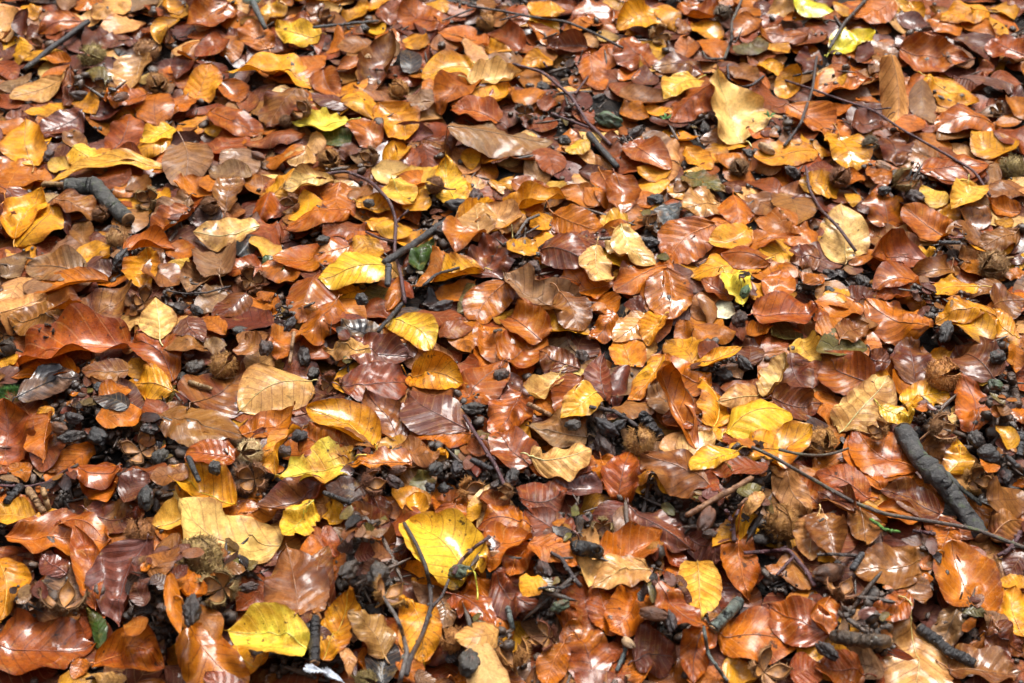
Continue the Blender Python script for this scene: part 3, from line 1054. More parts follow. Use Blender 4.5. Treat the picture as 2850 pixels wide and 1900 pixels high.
# ------------------------------------------------------------------ tiny object helpers
def link(name, me, mat=None, parent=None, loc=None, rot=None):
    o = bpy.data.objects.new(name, me)
    COL.objects.link(o)
    if mat is not None and me is not None and not me.materials:
        me.materials.append(mat)
    if parent is not None: o.parent = parent
    if loc is not None: o.location = loc
    if rot is not None: o.rotation_euler = rot
    return o
def tag(o, label, cat, group=None, kind=None):
    if label: o['label'] = label
    if cat: o['category'] = cat
    if group: o['group'] = group
    if kind: o['kind'] = kind
    return o
def mesh_np(name, V, F, uv=None, col=None, smooth=True):
    """V (n,3); F (m,k) all the same size; uv per vertex (n,2); col per vertex (n,4)"""
    me = bpy.data.meshes.new(name)
    V = np.asarray(V, np.float32); F = np.asarray(F, np.int32)
    me.vertices.add(len(V)); me.vertices.foreach_set('co', V.ravel())
    k = F.shape[1]
    me.loops.add(F.size); me.loops.foreach_set('vertex_index', F.ravel())
    me.polygons.add(len(F))
    me.polygons.foreach_set('loop_start', np.arange(0, F.size, k, dtype=np.int32))
    me.polygons.foreach_set('loop_total', np.full(len(F), k, np.int32))
    me.polygons.foreach_set('use_smooth', np.full(len(F), smooth))
    if uv is not None:
        l = me.uv_layers.new(name='leafuv')
        l.data.foreach_set('uv', np.asarray(uv, np.float32)[F.ravel()].ravel())
    if col is not None:
        a = me.attributes.new('leafcol', 'FLOAT_COLOR', 'POINT')
        a.data.foreach_set('color', np.asarray(col, np.float32).ravel())
    me.update(); me.validate()
    return me
def grid_faces(nu, nv):
    i, j = np.meshgrid(np.arange(nu), np.arange(nv), indexing='ij')
    a = (i * (nv + 1) + j).ravel()
    return np.stack([a, a + 1, a + nv + 2, a + nv + 1], 1)
def tube_arrays(pts, rad, sides=8, cap=True):
    pts = np.asarray(pts, float); n = len(pts)
    T = np.gradient(pts, axis=0); T /= np.linalg.norm(T, axis=1)[:, None] + 1e-12
    up = np.array([0, 0, 1.0])
    A = np.cross(T, up); m = np.linalg.norm(A, axis=1)
    A[m < 1e-3] = [1, 0, 0]; A /= np.linalg.norm(A, axis=1)[:, None]
    B = np.cross(A, T)
    th = np.linspace(0, 2 * PI, sides, endpoint=False)
    rad = np.broadcast_to(np.asarray(rad, float), (n,)) if np.ndim(rad) < 2 else np.asarray(rad)
    if rad.ndim == 1: rad = np.repeat(rad[:, None], sides, 1)
    V = pts[:, None, :] + rad[..., None] * (np.cos(th)[None, :, None] * A[:, None, :] + np.sin(th)[None, :, None] * B[:, None, :])
    V = V.reshape(-1, 3); F = []
    for i in range(n - 1):
        for j in range(sides):
            k = (j + 1) % sides
            F.append((i * sides + j, i * sides + k, (i + 1) * sides + k, (i + 1) * sides + j))
    if cap:
        c0 = len(V); V = np.vstack([V, pts[0], pts[-1]])
        for j in range(sides):
            k = (j + 1) % sides
            F.append((c0, k, j, c0)); F.append((c0 + 1, (n - 1) * sides + j, (n - 1) * sides + k, c0 + 1))
    return V, F
def mesh_py(name, V, F, smooth=True, uv=None):
    me = bpy.data.meshes.new(name)
    me.from_pydata([tuple(map(float, v)) for v in V], [], [tuple(dict.fromkeys(f)) for f in F])
    me.polygons.foreach_set('use_smooth', [smooth] * len(me.polygons))
    me.update(); return me

# ------------------------------------------------------------------ colours
PAL = {'Y': (.78, .47, .035), 'C': (.80, .51, .17), 'W': (.66, .62, .035), 'A': (.68, .30, .012), 'T': (.60, .31, .10),
       'O': (.45, .128, .004), 'R': (.245, .050, .006), 'M': (.105, .020, .007), 'P': (.135, .048, .034), 'B': (.27, .105, .022),
       'L': (.25, .135, .065), 'D': (.020, .017, .018), 'G': (.035, .075, .010), 'K': (.115, .095, .022), 'X': (.88, .78, .55), 'S': (.09, .10, .11)}
PAL2 = {'Y': 'A', 'C': 'B', 'W': 'Y', 'A': 'O', 'T': 'B', 'O': 'R', 'R': 'O', 'M': 'B', 'P': 'R', 'B': 'M', 'L': 'B', 'D': 'L', 'G': 'K', 'K': 'B', 'X': 'C', 'S': 'L'}
CNAME = {'Y': 'yellow', 'C': 'cream', 'W': 'lemon', 'A': 'amber', 'T': 'tan', 'O': 'orange', 'R': 'red brown', 'M': 'maroon', 'P': 'violet brown',
         'B': 'brown', 'L': 'taupe', 'D': 'black', 'G': 'green', 'K': 'olive', 'X': 'white', 'S': 'grey'}
def jitter(c, s=.12):
    v = 1 + random.uniform(-s, s)
    return tuple(max(0.003, x * v * (1 + random.uniform(-s, s) * .6)) for x in c)

# ------------------------------------------------------------------ node helpers
class NT:
    def __init__(s, mat):
        mat.use_nodes = True; s.nt = mat.node_tree; s.nt.nodes.clear()
    def n(s, t, **kw):
        x = s.nt.nodes.new(t)
        for k, v in kw.items(): setattr(x, k, v)
        return x
    def set(s, node, name, v):
        sock = node.inputs[name]
        if hasattr(v, 'is_output') or isinstance(v, bpy.types.NodeSocket): s.nt.links.new(v, sock)
        else: sock.default_value = v
    def math(s, op, a, b=0.0, clamp=False):
        x = s.n('ShaderNodeMath', operation=op); x.use_clamp = clamp
        s.set(x, 0, a); s.set(x, 1, b); return x.outputs[0]
    def noise(s, vec, scale, detail=3, rough=.55, w=None, dist=0.0):
        x = s.n('ShaderNodeTexNoise')
        if w is not None: x.noise_dimensions = '4D'; s.set(x, 'W', w)
        s.set(x, 'Vector', vec); s.set(x, 'Scale', scale); s.set(x, 'Detail', detail); s.set(x, 'Roughness', rough); s.set(x, 'Distortion', dist)
        return x.outputs['Fac']
    def ramp(s, fac, a, b, ca=0.0, cb=1.0):
        x = s.n('ShaderNodeMapRange'); x.clamp = True
        s.set(x, 0, fac); s.set(x, 1, a); s.set(x, 2, b); s.set(x, 3, ca); s.set(x, 4, cb); return x.outputs[0]
    def mix(s, fac, a, b, mode='MIX'):
        x = s.n('ShaderNodeMix', data_type='RGBA', blend_type=mode)
        s.set(x, 0, fac); s.set(x, 6, a); s.set(x, 7, b); return x.outputs[2]
    def bump(s, h, dist, strength=1.0, normal=None):
        x = s.n('ShaderNodeBump'); s.set(x, 'Height', h); s.set(x, 'Distance', dist); s.set(x, 'Strength', strength)
        if normal is not None: s.set(x, 'Normal', normal)
        return x.outputs[0]

def leaf_material(name, hero):
    m = bpy.data.materials.new(name); t = NT(m)
    geo = t.n('ShaderNodeNewGeometry'); pos = geo.outputs['Position']
    uv = t.n('ShaderNodeUVMap'); uv.uv_map = 'leafuv'
    sep = t.n('ShaderNodeSeparateXYZ'); t.set(sep, 0, uv.outputs[0])
    u, v = sep.outputs[0], sep.outputs[1]
    av = t.math('ABSOLUTE', t.math('MULTIPLY', t.math('SUBTRACT', v, .5), 2.0))
    if hero:
        oi = t.n('ShaderNodeObjectInfo'); c1 = oi.outputs['Color']; rnd = oi.outputs['Random']
        a2 = t.n('ShaderNodeAttribute', attribute_type='OBJECT', attribute_name='tint'); c2 = a2.outputs['Color']
        sp = t.n('ShaderNodeAttribute', attribute_type='OBJECT', attribute_name='spots').outputs['Fac']
        wet = t.n('ShaderNodeAttribute', attribute_type='OBJECT', attribute_name='wet').outputs['Fac']
        rib = t.n('ShaderNodeAttribute', attribute_type='OBJECT', attribute_name='ribs').outputs['Fac']
        w = t.math('MULTIPLY', rnd, 37.0)
        nv = 7.5
    else:
        ca = t.n('ShaderNodeAttribute', attribute_type='GEOMETRY', attribute_name='leafcol')
        c1 = ca.outputs['Color']; w = t.math('MULTIPLY', ca.outputs['Alpha'], 37.0)
        rnd = ca.outputs['Alpha']
        c2 = t.mix(.65, c1, (.10, .03, .008, 1)); sp = t.math('MULTIPLY', t.math('FRACT', t.math('MULTIPLY', rnd, 7.3)), .6)
        wet = t.math('FRACT', t.math('MULTIPLY', rnd, 3.7)); nv = 7.0; rib = t.math('MULTIPLY', t.math('FRACT', t.math('MULTIPLY', rnd, 11.7)), .6)
    # side veins
    ph = t.math('MULTIPLY', t.math('SUBTRACT', u, t.math('MULTIPLY', av, .22)), nv * 1.0)
    fr = t.math('ABSOLUTE', t.math('SUBTRACT', t.math('FRACT', ph), .5))
    vein = t.ramp(fr, .0, .085, 1, 0)
    mid = t.ramp(av, .0, .035, 1, 0)
    veins = t.math('MAXIMUM', vein, mid)
    fine = t.noise(pos, 900, 2, .6)
    cross = t.n('ShaderNodeTexVoronoi', feature='DISTANCE_TO_EDGE'); t.set(cross, 'Vector', pos); t.set(cross, 'Scale', 520)
    net = t.ramp(cross.outputs['Distance'], 0, .08, 1, 0)
    blot = t.noise(pos, 34, 4, .62, w=w, dist=.6)
    blot2 = t.noise(pos, 95, 3, .6, w=w)
    f = t.ramp(blot, .42, .58, 0, .9)
    f = t.math('MULTIPLY', f, t.ramp(rnd, 0, 1, .35, 1.0))
    c = t.mix(f, c1, c2)
    c = t.mix(t.ramp(blot2, .35, .7, 0, .35), c, t.mix(.5, c, (.75, .5, .2, 1), 'SOFT_LIGHT'))
    # darker towards some of the margins (dried rims)
    c = t.mix(t.math('MULTIPLY', t.ramp(av, .70, 1.0, 0, .85), t.ramp(blot, .38, .56, 0, 1)), c, t.mix(1.0, c, (.45, .28, .2, 1), 'MULTIPLY'))
    vt = t.mix(1.0, c, (.36, .27, .22, 1), 'MULTIPLY'); vl = t.mix(.22, c, (.8, .5, .22, 1))
    vc = t.mix(t.ramp(t.math('FRACT', t.math('MULTIPLY', rnd, 5.1)), .45, .55), vt, vl)
    c = t.mix(t.math('MULTIPLY', veins, .8), c, vc)
    mot = t.noise(pos, 70, 6, .72, w=t.math('ADD', w, 13.0), dist=.8)
    c = t.mix(t.ramp(mot, .50, .68, 0, .65), c, t.mix(1.0, c, (.42, .33, .30, 1), 'MULTIPLY'))
    c = t.mix(t.ramp(mot, .44, .32, 0, .35), c, t.mix(.5, c, (.85, .50, .10, 1)))
    c = t.mix(t.math('MULTIPLY', net, .30), c, vt)
    c = t.mix(t.ramp(t.noise(pos, 260, 4, .75, w=w), .46, .64, 0, .55), c, t.mix(1.0, c, (.55, .45, .42, 1), 'MULTIPLY'))
    # rot specks
    s1 = t.ramp(t.noise(pos, 120, 3, .6, w=w), .62, .68)
    s2 = t.ramp(t.noise(pos, 420, 2, .5, w=w), .66, .72)
    big = t.ramp(t.noise(pos, 45, 3, .7, w=t.math('ADD', w, 5.0)), .66, .72)
    spk = t.math('MULTIPLY', t.math('MAXIMUM', t.math('MAXIMUM', s1, big), t.math('MULTIPLY', s2, .7)), sp, True)
    c = t.mix(t.math('MULTIPLY', spk, .85), c, (.022, .012, .008, 1))
    c = t.mix(t.math('MULTIPLY', s2, .30), c, (.05, .02, .01, 1))
    # relief
    veinh = t.math('MULTIPLY', t.math('MULTIPLY', t.ramp(fr, 0, .5, 0, 1), t.ramp(av, 0, .1, .3, 1)), rib)
    h = t.math('ADD', t.math('MULTIPLY', veinh, .8), t.math('MULTIPLY', veins, .25))
    h = t.math('ADD', h, t.math('MULTIPLY', t.noise(pos, 75, 5, .62, w=w, dist=.4), .95))
    h = t.math('ADD', h, t.math('MULTIPLY', net, .12))
    h = t.math('ADD', h, t.math('MULTIPLY', fine, .14))
    nrm = t.bump(h, .0011, .9)
    rough = t.ramp(t.noise(pos, 60, 3, .6, w=w), .35, .65, .34, .62)
    rough = t.math('SUBTRACT', rough, t.math('MULTIPLY', wet, .08))
    b = t.n('ShaderNodeBsdfPrincipled')
    t.set(b, 'Base Color', c); t.set(b, 'Roughness', rough); t.set(b, 'Normal', nrm); t.set(b, 'IOR', 1.45); t.set(b, 'Specular IOR Level', .22)
    film = t.ramp(t.noise(pos, 38, 3, .6, w=t.math('ADD', w, 9.0)), .40, .56)
    t.set(b, 'Coat Weight', t.math('MULTIPLY', film, t.ramp(t.math('MULTIPLY', wet, t.ramp(t.math('FRACT', t.math('MULTIPLY', rnd, 17.3)), .1, .6, .12, 1)), 0, 1, .10, .95)))
    t.set(b, 'Coat Roughness', t.ramp(t.math('ADD', t.math('MULTIPLY', rnd, .5), t.math('MULTIPLY', blot2, .6)), .2, .8, .07, .22)); t.set(b, 'Coat IOR', 1.45)
    cn = t.bump(t.math('ADD', t.noise(pos, 60, 3, .6, w=w), t.math('MULTIPLY', veinh, .5)), .0009, .7)
    t.set(b, 'Coat Normal', cn)
    tr = t.n('ShaderNodeBsdfTranslucent'); t.set(tr, 'Color', t.mix(1.0, c, (1, .8, .5, 1), 'MULTIPLY')); t.set(tr, 'Normal', nrm)
    ms = t.n('ShaderNodeMixShader'); t.set(ms, 0, .20); t.set(ms, 1, b.outputs[0]); t.set(ms, 2, tr.outputs[0])
    o = t.n('ShaderNodeOutputMaterial'); t.set(o, 0, ms.outputs[0])
    return m

def simple_material(name, col, rough=.5, col2=None, scale=80, bump=(200, .001), coat=0.0, objcol=False, thr=(.42, .6), extra=None):
    m = bpy.data.materials.new(name); t = NT(m)
    tc = t.n('ShaderNodeTexCoord'); pos = t.n('ShaderNodeNewGeometry').outputs['Position']
    oi = t.n('ShaderNodeObjectInfo'); w = t.math('MULTIPLY', oi.outputs['Random'], 31.0)
    base = oi.outputs['Color'] if objcol else tuple(col) + (1,)
    nz = t.noise(pos, scale, 5, .65, w=w)
    if objcol: second = t.mix(1.0, base, tuple(col2 or (.35, .3, .28)) + (1,), 'MULTIPLY')
    else: second = tuple(col2 or [c * .4 for c in col]) + (1,)
    c = t.mix(t.ramp(nz, thr[0], thr[1]), base, second)
    if extra:
        ec, es, e0, e1, ef = extra
        c = t.mix(t.math('MULTIPLY', t.ramp(t.noise(pos, es, 4, .7, w=t.math('ADD', w, 3.0)), e0, e1), ef), c, tuple(ec) + (1,))
    b = t.n('ShaderNodeBsdfPrincipled')
    t.set(b, 'Base Color', c)
    t.set(b, 'Roughness', t.ramp(t.noise(pos, scale * 1.7, 3), .3, .7, rough * .6, min(1, rough * 1.35)))
    nr = t.bump(t.math('ADD', t.noise(pos, bump[0], 5, .7, w=w), t.math('MULTIPLY', t.noise(pos, bump[0] * 4, 3), .3)), bump[1], 1.0)
    t.set(b, 'Normal', nr)
    if coat: t.set(b, 'Coat Weight', coat); t.set(b, 'Coat Roughness', .15); t.set(b, 'Coat Normal', nr)
    o = t.n('ShaderNodeOutputMaterial'); t.set(o, 0, b.outputs[0])
    return m

M_LEAF = leaf_material('wet_leaf', True)
M_LITTER = leaf_material('litter_leaf', False)
M_STALK = simple_material('leaf_stalk', (.2, .08, .03), .4, objcol=True, col2=(.5, .4, .35), scale=200, bump=(900, .0003), coat=.4)
M_NUT = simple_material('nut_skin', (.02, .02, .02), .5, objcol=True, col2=(.35, .3, .3), scale=90, bump=(330, .0020), coat=.35, extra=((.16, .05, .03), 70, .58, .68, .6))
M_HUSK = simple_material('husk_felt', (.3, .15, .05), .75, objcol=True, col2=(.40, .30, .25), scale=150, bump=(900, .0008))
M_HUSKIN = simple_material('husk_lining', (.34, .15, .035), .55, (.12, .05, .02), scale=120, bump=(700, .0004))
M_BRIST = simple_material('husk_bristle', (.3, .15, .05), .6, objcol=True, col2=(.6, .5, .4), scale=300, bump=(900, .0002))
M_BARK = simple_material('twig_bark', (.05, .03, .03), .45, objcol=True, col2=(.4, .38, .4), scale=160, bump=(420, .0018), coat=.15, extra=((.30, .32, .27), 240, .64, .70, .7))
M_MOSSBARK = simple_material('mossy_bark', (.05, .05, .04), .6, objcol=True, col2=(1.9, 1.85, 1.7), thr=(.50, .60), scale=150, bump=(300, .0030), coat=.25, extra=((.09, .15, .03), 110, .55, .68, .5))
M_WOOD = simple_material('bare_wood', (.4, .25, .12), .6, objcol=True, col2=(.45, .35, .28), scale=130, bump=(500, .0008))
M_CRUMB = simple_material('crumb', (.030, .020, .014), .42, (.075, .040, .022), scale=60, bump=(400, .0012), coat=.35, extra=((.18, .09, .03), 45, .66, .72, .7))
M_MOSS = simple_material('moss_green', (.06, .16, .02), .7, (.02, .06, .01), scale=300, bump=(900, .0005))
M_WHITE = simple_material('feather_white', (.42, .45, .50), .6, (.6, .64, .72), scale=100, bump=(900, .0003))
M_MINT = simple_material('fungus_cap', (.55, .72, .58), .45, (.35, .5, .4), scale=90, bump=(400, .0004))

def soil_material():
    m = bpy.data.materials.new('wet_humus'); t = NT(m)
    pos = t.n('ShaderNodeNewGeometry').outputs['Position']
    c = t.mix(t.ramp(t.noise(pos, 55, 6, .7), .42, .66), (.006, .005, .0045, 1), (.024, .015, .010, 1))
    c = t.mix(t.ramp(t.noise(pos, 210, 3, .6), .62, .7, 0, .6), c, (.11, .05, .02, 1))
    vo = t.n('ShaderNodeTexVoronoi'); t.set(vo, 'Vector', pos); t.set(vo, 'Scale', 22)
    far = t.mix(t.ramp(t.noise(vo.outputs['Position'], 3.1, 1), .4, .6), (.33, .085, .006, 1), (.15, .035, .01, 1))
    ln = t.n('ShaderNodeVectorMath', operation='DISTANCE'); t.set(ln, 0, pos); ln.inputs[1].default_value = (0, 1.5, 0)
    c = t.mix(t.ramp(ln.outputs['Value'], 1.4, 1.7, 0, .9), c, far)
    b = t.n('ShaderNodeBsdfPrincipled'); t.set(b, 'Base Color', c)
    t.set(b, 'Roughness', t.ramp(t.noise(pos, 120, 3), .35, .65, .28, .6))
    t.set(b, 'Normal', t.bump(t.math('ADD', t.noise(pos, 130, 6, .75), t.math('MULTIPLY', t.noise(pos, 600, 3), .25)), .006, 1.0))
    t.set(b, 'Specular IOR Level', .3)
    o = t.n('ShaderNodeOutputMaterial'); t.set(o, 0, b.outputs[0]); return m

# ------------------------------------------------------------------ ground: one sheet to the horizon
def ground():
    inner = np.linspace(-1.6, 1.6, 321)
    outer = 1.6 + np.cumsum(0.02 * 1.22 ** np.arange(38))
    ax = np.concatenate([-outer[::-1], inner, outer])
    X, Y = np.meshgrid(ax, ax + 1.45, indexing='ij')
    Z = soil_z(X, Y)
    far = np.clip((np.hypot(X, Y - 1.45) - 1.5) / .6, 0, 1)
    Z = Z + far * .012 * (np.hypot(X, Y - 1.45) < 20)
    V = np.stack([X, Y, Z], -1).reshape(-1, 3); n = len(ax) - 1
    o = link('ground', mesh_np('ground', V, grid_faces(n, n)), soil_material())
    tag(o, 'black wet woodland soil showing between the leaves', 'ground', kind='structure')
ground()

# ------------------------------------------------------------------ one leaf
def leaf_shape(L, W, nu, nv, fl, r):
    s = np.linspace(0, 1, nu + 1)[:, None]; s = .45 * s + .55 * (.5 - .5 * np.cos(PI * s))
    v = np.linspace(-1, 1, nv + 1)[None, :]
    q = 2 * s - 1 + r.uniform(-.06, .16)
    q = np.clip(q, -1, 1)
    blunt = r.uniform(0, 1)
    f = np.where(q < 0, (1 - np.abs(q) ** r.uniform(1.9, 2.6)) ** .62, (1 - np.abs(q) ** (1.5 + .8 * blunt)) ** (.95 - .28 * blunt))
    f = f * np.clip(s / .02, 0, 1) ** .5
    f = np.where(s >= .999, 0, f)
    side = np.where(v < 0, 1 + r.uniform(-.1, .1), 1 + r.uniform(-.1, .1))
    nvn = 7.5
    scal = 1 + r.uniform(0, .022) * np.cos(2 * PI * (nvn * s - 1.65)) * np.abs(v) ** 5 + r.uniform(.005, .022) * np.sin(60 * s + r.uniform(0, 6)) * np.abs(v) ** 6
    for sg in (-1, 1):
        ph, fq = r.uniform(0, 6.3), r.uniform(1.0, 2.3)
        amp = r.uniform(.25, .5) if 'l' in fl else r.uniform(.0, .05)
        n = np.clip(np.sin(2 * PI * fq * s + ph) * .6 + np.sin(2 * PI * fq * 2.3 * s + ph * 2) * .4, 0, 1)
        scal = scal * np.where(np.sign(v) == sg, 1 - amp * n * np.abs(v) ** 2, 1)
    # now and then a bite or tear in one margin
    if r.random() < .16:
        sb, wb, sg = r.uniform(.2, .85), r.uniform(.04, .10), r.choice([-1, 1])
        scal = scal * np.where(np.sign(v) == sg, 1 - r.uniform(.2, .5) * np.exp(-((s - sb) / wb) ** 2) * np.abs(v) ** 3, 1)
    hw = W / 2 * f * side * scal
    # cross profile
    strong = 'c' in fl; fold = 'f' in fl
    kc = r.uniform(-.9, 1.25) if not strong else r.uniform(.9, 1.5) * r.choice([-1, 1, 1])
    if 'g' not in fl and not strong: kc *= 1.0
    ks = kc * np.linspace(.6, 1.3, nu + 1)[:, None] if r.random() < .5 else kc * np.linspace(1.3, .6, nu + 1)[:, None]
    ang = ks * v
    yc = np.where(np.abs(ks) < .05, v, np.sin(ang) / np.where(np.abs(ks) < .05, 1, ks))
    zc = np.where(np.abs(ks) < .05, 0 * v, (1 - np.cos(ang)) / np.where(np.abs(ks) < .05, 1, ks))
    wn = np.max(np.abs(yc)); yc = yc / wn; zc = zc / wn
    kf = (r.uniform(.02, .34) if r.random() < .85 else r.uniform(.4, .7)) * (1 if r.random() < .75 else -1) if not fold else r.uniform(.7, 1.15) * (1 if r.random() < .6 else -1)
    y = hw * yc; z = hw * (zc + kf * (np.abs(v) - .35))
    if fold: y = y * .9
    # edge waves, twist, pleats, crumple
    a1, n1 = r.uniform(.04, .17) * W, r.uniform(1.2, 3.2)
    p1, p2 = r.uniform(0, 6.3), r.uniform(0, 6.3)
    z = z + a1 * np.abs(v) ** 2 * np.sin(2 * PI * n1 * s + np.where(v < 0, p1, p2)) * np.clip(np.sin(PI * s), 0, 1) ** .5
    z = z + r.uniform(-.35, .35) * (s - .5) * y
    ap = .021 * L if 'v' in fl else r.uniform(0, .00025)
    ph = nvn * (s - .22 * np.abs(v))
    z = z - ap * (1 - 2 * np.abs((ph % 1) - .5)) ** 1.5 * np.clip(np.abs(v) * 4, 0, 1) * 1.6
    cr = r.uniform(.007, .022) * L * (1.6 if 's' in fl and 'g' in fl else 1)
    for _ in range(4):
        kx, ky, p = r.uniform(-9, 9), r.uniform(-6, 6), r.uniform(0, 6.3)
        z = z + cr * .45 * np.sin(kx * s + ky * v + p)
    # long bend
    kb = r.uniform(-.8, .5) if not strong else r.uniform(-1.1, .6)
    tip = r.uniform(-.3, 1.2) * (2.0 if strong else 1)
    th = kb * (2 * s[:, 0] - 1) + tip * np.clip(s[:, 0] - .72, 0, 1) * 3.0
    ds = np.diff(s[:, 0], prepend=0)
    cx, cz = np.cumsum(np.cos(th) * ds), np.cumsum(np.sin(th) * ds)
    span = max(np.ptp(cx), .3); cx = (cx - (cx.max() + cx.min()) / 2) / span * L; cz = (cz - cz.mean()) / span * L
    x = cx[:, None] - np.sin(th)[:, None] * z
    z = cz[:, None] + np.cos(th)[:, None] * z
    bend = r.uniform(-.16, .16) * L
    y = y + bend * (np.sin(PI * s) - .64)
    uv = np.stack([np.broadcast_to(s, (nu + 1, nv + 1)), np.broadcast_to((v + 1) / 2, (nu + 1, nv + 1))], -1)
    return np.stack([np.broadcast_to(x, y.shape), y, z], -1), uv

def smooth_grid(z, n=1):
    for _ in range(n):
        p = np.pad(z, 1, mode='edge')
        z = (p[1:-1, 1:-1] * 4 + p[:-2, 1:-1] + p[2:, 1:-1] + p[1:-1, :-2] + p[1:-1, 2:]) / 8
    return z
def resample(P, step):
    a = max(1, int(np.ceil(np.linalg.norm(P[-1, P.shape[1] // 2] - P[0, P.shape[1] // 2]) / step / (P.shape[0] - 1))))
    b = max(1, int(np.ceil(np.max(np.linalg.norm(P[:, -1] - P[:, 0], axis=-1)) / step / (P.shape[1] - 1))))
    for ax, k in ((0, a), (1, b)):
        if k > 1:
            P = np.moveaxis(P, ax, 0); t = (np.arange(k) / k)[:, None, None, None]
            Q = P[:-1][None] * (1 - t) + P[1:][None] * t
            Q = np.moveaxis(Q, 0, 1).reshape((-1,) + P.shape[1:]); P = np.concatenate([Q, P[-1:]], 0)
            P = np.moveaxis(P, 0, ax)
    return P
EPS = .0005; RISE = .012
def settle(make, c0, q, camray=None, it=2, RISE=RISE):
    """move the leaf (along the view ray if given) until it rests on the pile, then drape it"""
    c = np.array(c0, float)
    for _ in range(it):
        P = make(c)
        d = hs(P[..., 0].ravel(), P[..., 1].ravel()) - P[..., 2].ravel()
        up = float(np.percentile(d, q)) + EPS
        if camray is not None: c = c + camray * (up / camray[2])
        else: c[2] += up
    P = make(c)
    h = hs(P[..., 0], P[..., 1])
    h = np.minimum(h, P[..., 2] + RISE * np.tanh(np.maximum(h - P[..., 2], 0) / RISE))
    z = np.maximum(P[..., 2], h + EPS)
    z = smooth_grid(z, 4); z = np.maximum(z, h + EPS); z = smooth_grid(z, 2); z = np.maximum(z, h + EPS * .6)
    P = P.copy(); P[..., 2] = z
    R = resample(P, CS * .8)
    hraise(R[..., 0].ravel(), R[..., 1].ravel(), np.minimum(R[..., 2], np.percentile(R[..., 2], 50) + .011).ravel())
    return P

def frame(n, az):
    n = n / np.linalg.norm(n); d = np.array([math.cos(az), math.sin(az), 0.0]); d = d - n * (d @ n); d /= np.linalg.norm(d)
    return d, np.cross(n, d), n

# parse the tables -------------------------------------------------
S = 570 / 1882
LEAVES = []; ox = oy = 0
for ln in LEAFDATA.strip().splitlines():
    if ln.startswith('@'):
        ox, oy = map(int, ln[1:].split()); continue
    body, _, lab = ln.partition(';')
    t = body.split(); bx, by, tx, ty, w = map(float, t[:5])
    LEAVES.append(dict(b=(ox + bx * S, oy + by * S), t=(ox + tx * S, oy + ty * S), w=w * S, c=t[5], f=t[6] if len(t) > 6 else '', lab=lab.strip()))
OTHERS = []
for ln in OTHERDATA.strip().splitlines():
    body, _, lab = ln.partition(';')
    t = body.split(' ', 3); ox, oy = int(t[1]), int(t[2])
    OTHERS.append((t[0], ox, oy, t[3], lab.strip()))
GAPS = []
for k, ox, oy, a, lab in OTHERS:
    if k == 'gap':
        x, y, rx, ry = map(float, a.split()); q_ = .6 if oy == 0 else 1.0; GAPS.append((ox + x * S, oy + y * S, rx * S * q_, ry * S * q_))
GA = np.array(GAPS)
def in_gap(px, py, g=1.0):
    return bool(np.any(((GA[:, 0] - px) / (GA[:, 2] * g)) ** 2 + ((GA[:, 1] - py) / (GA[:, 3] * g)) ** 2 < 1))

# ------------------------------------------------------------------ litter that nobody could count
class Bag:
    def __init__(s): s.V = []; s.F = []; s.U = []; s.C = []; s.n = 0
    def add(s, P, uv, col):
        nu, nv = P.shape[0] - 1, P.shape[1] - 1
        s.V.append(P.reshape(-1, 3)); s.U.append(uv.reshape(-1, 2)); s.F.append(grid_faces(nu, nv) + s.n)
        s.C.append(np.tile(np.array(tuple(col) + (random.random(),)), (P.shape[0] * P.shape[1], 1))); s.n += P.shape[0] * P.shape[1]
    def build(s, name, mat):
        return link(name, mesh_np(name, np.vstack(s.V), np.vstack(s.F), np.vstack(s.U), np.vstack(s.C)), mat)
bag = Bag()
def visible(p, m=60):
    a, b = to_px(p); return -m < a < 2850 + m and -m < b < 1900 + m
def drop_random(x, y, L, codes, tilt, q=65, nu=12, nv=6, fl=''):
    n = np.array([rng.normal(0, tilt), rng.normal(0, tilt) - tilt * .3, 1.0]); d, c, n = frame(n, rng.uniform(0, 2 * PI))
    G, uv = leaf_shape(L, L * rng.uniform(.55, .75), nu, nv, fl, rng)
    mk = lambda o: o + G[..., :1] * d + G[..., 1:2] * c + G[..., 2:3] * n
    P = settle(mk, (x, y, hstat(x, y, .01, 50)), q)
    bag.add(P, uv, jitter(PAL[random.choice(codes)], .18))
DARKMIX = 'MMMMBBBPPLRRDOO'
LIVEMIX = 'OOOOAAARRRRRRRRBBBTTTPPPPMMMLTC'
def scatter(N, codes, tilt, size, gapskip, region, q=65, only=None):
    k = 0
    while k < N:
        x, y = rng.uniform(*region[0]), rng.uniform(*region[1])
        k += 1
        a, b = to_px((x, y, .01))
        if only == 'in' and not (-80 < a < 2930 and -80 < b < 1980): continue
        if only == 'out' and (-40 < a < 2890 and -40 < b < 1940): continue
        if in_gap(a, b, 1.1) and rng.random() < gapskip: continue
        drop_random(x, y, rng.uniform(*size), codes, tilt, q)
REG = ((-1.3, 1.3), (.42, 2.35))
scatter(2600, DARKMIX, .12, (.045, .068), .93, REG)
scatter(3600, LIVEMIX, .22, (.045, .066), .97, REG, only='in')

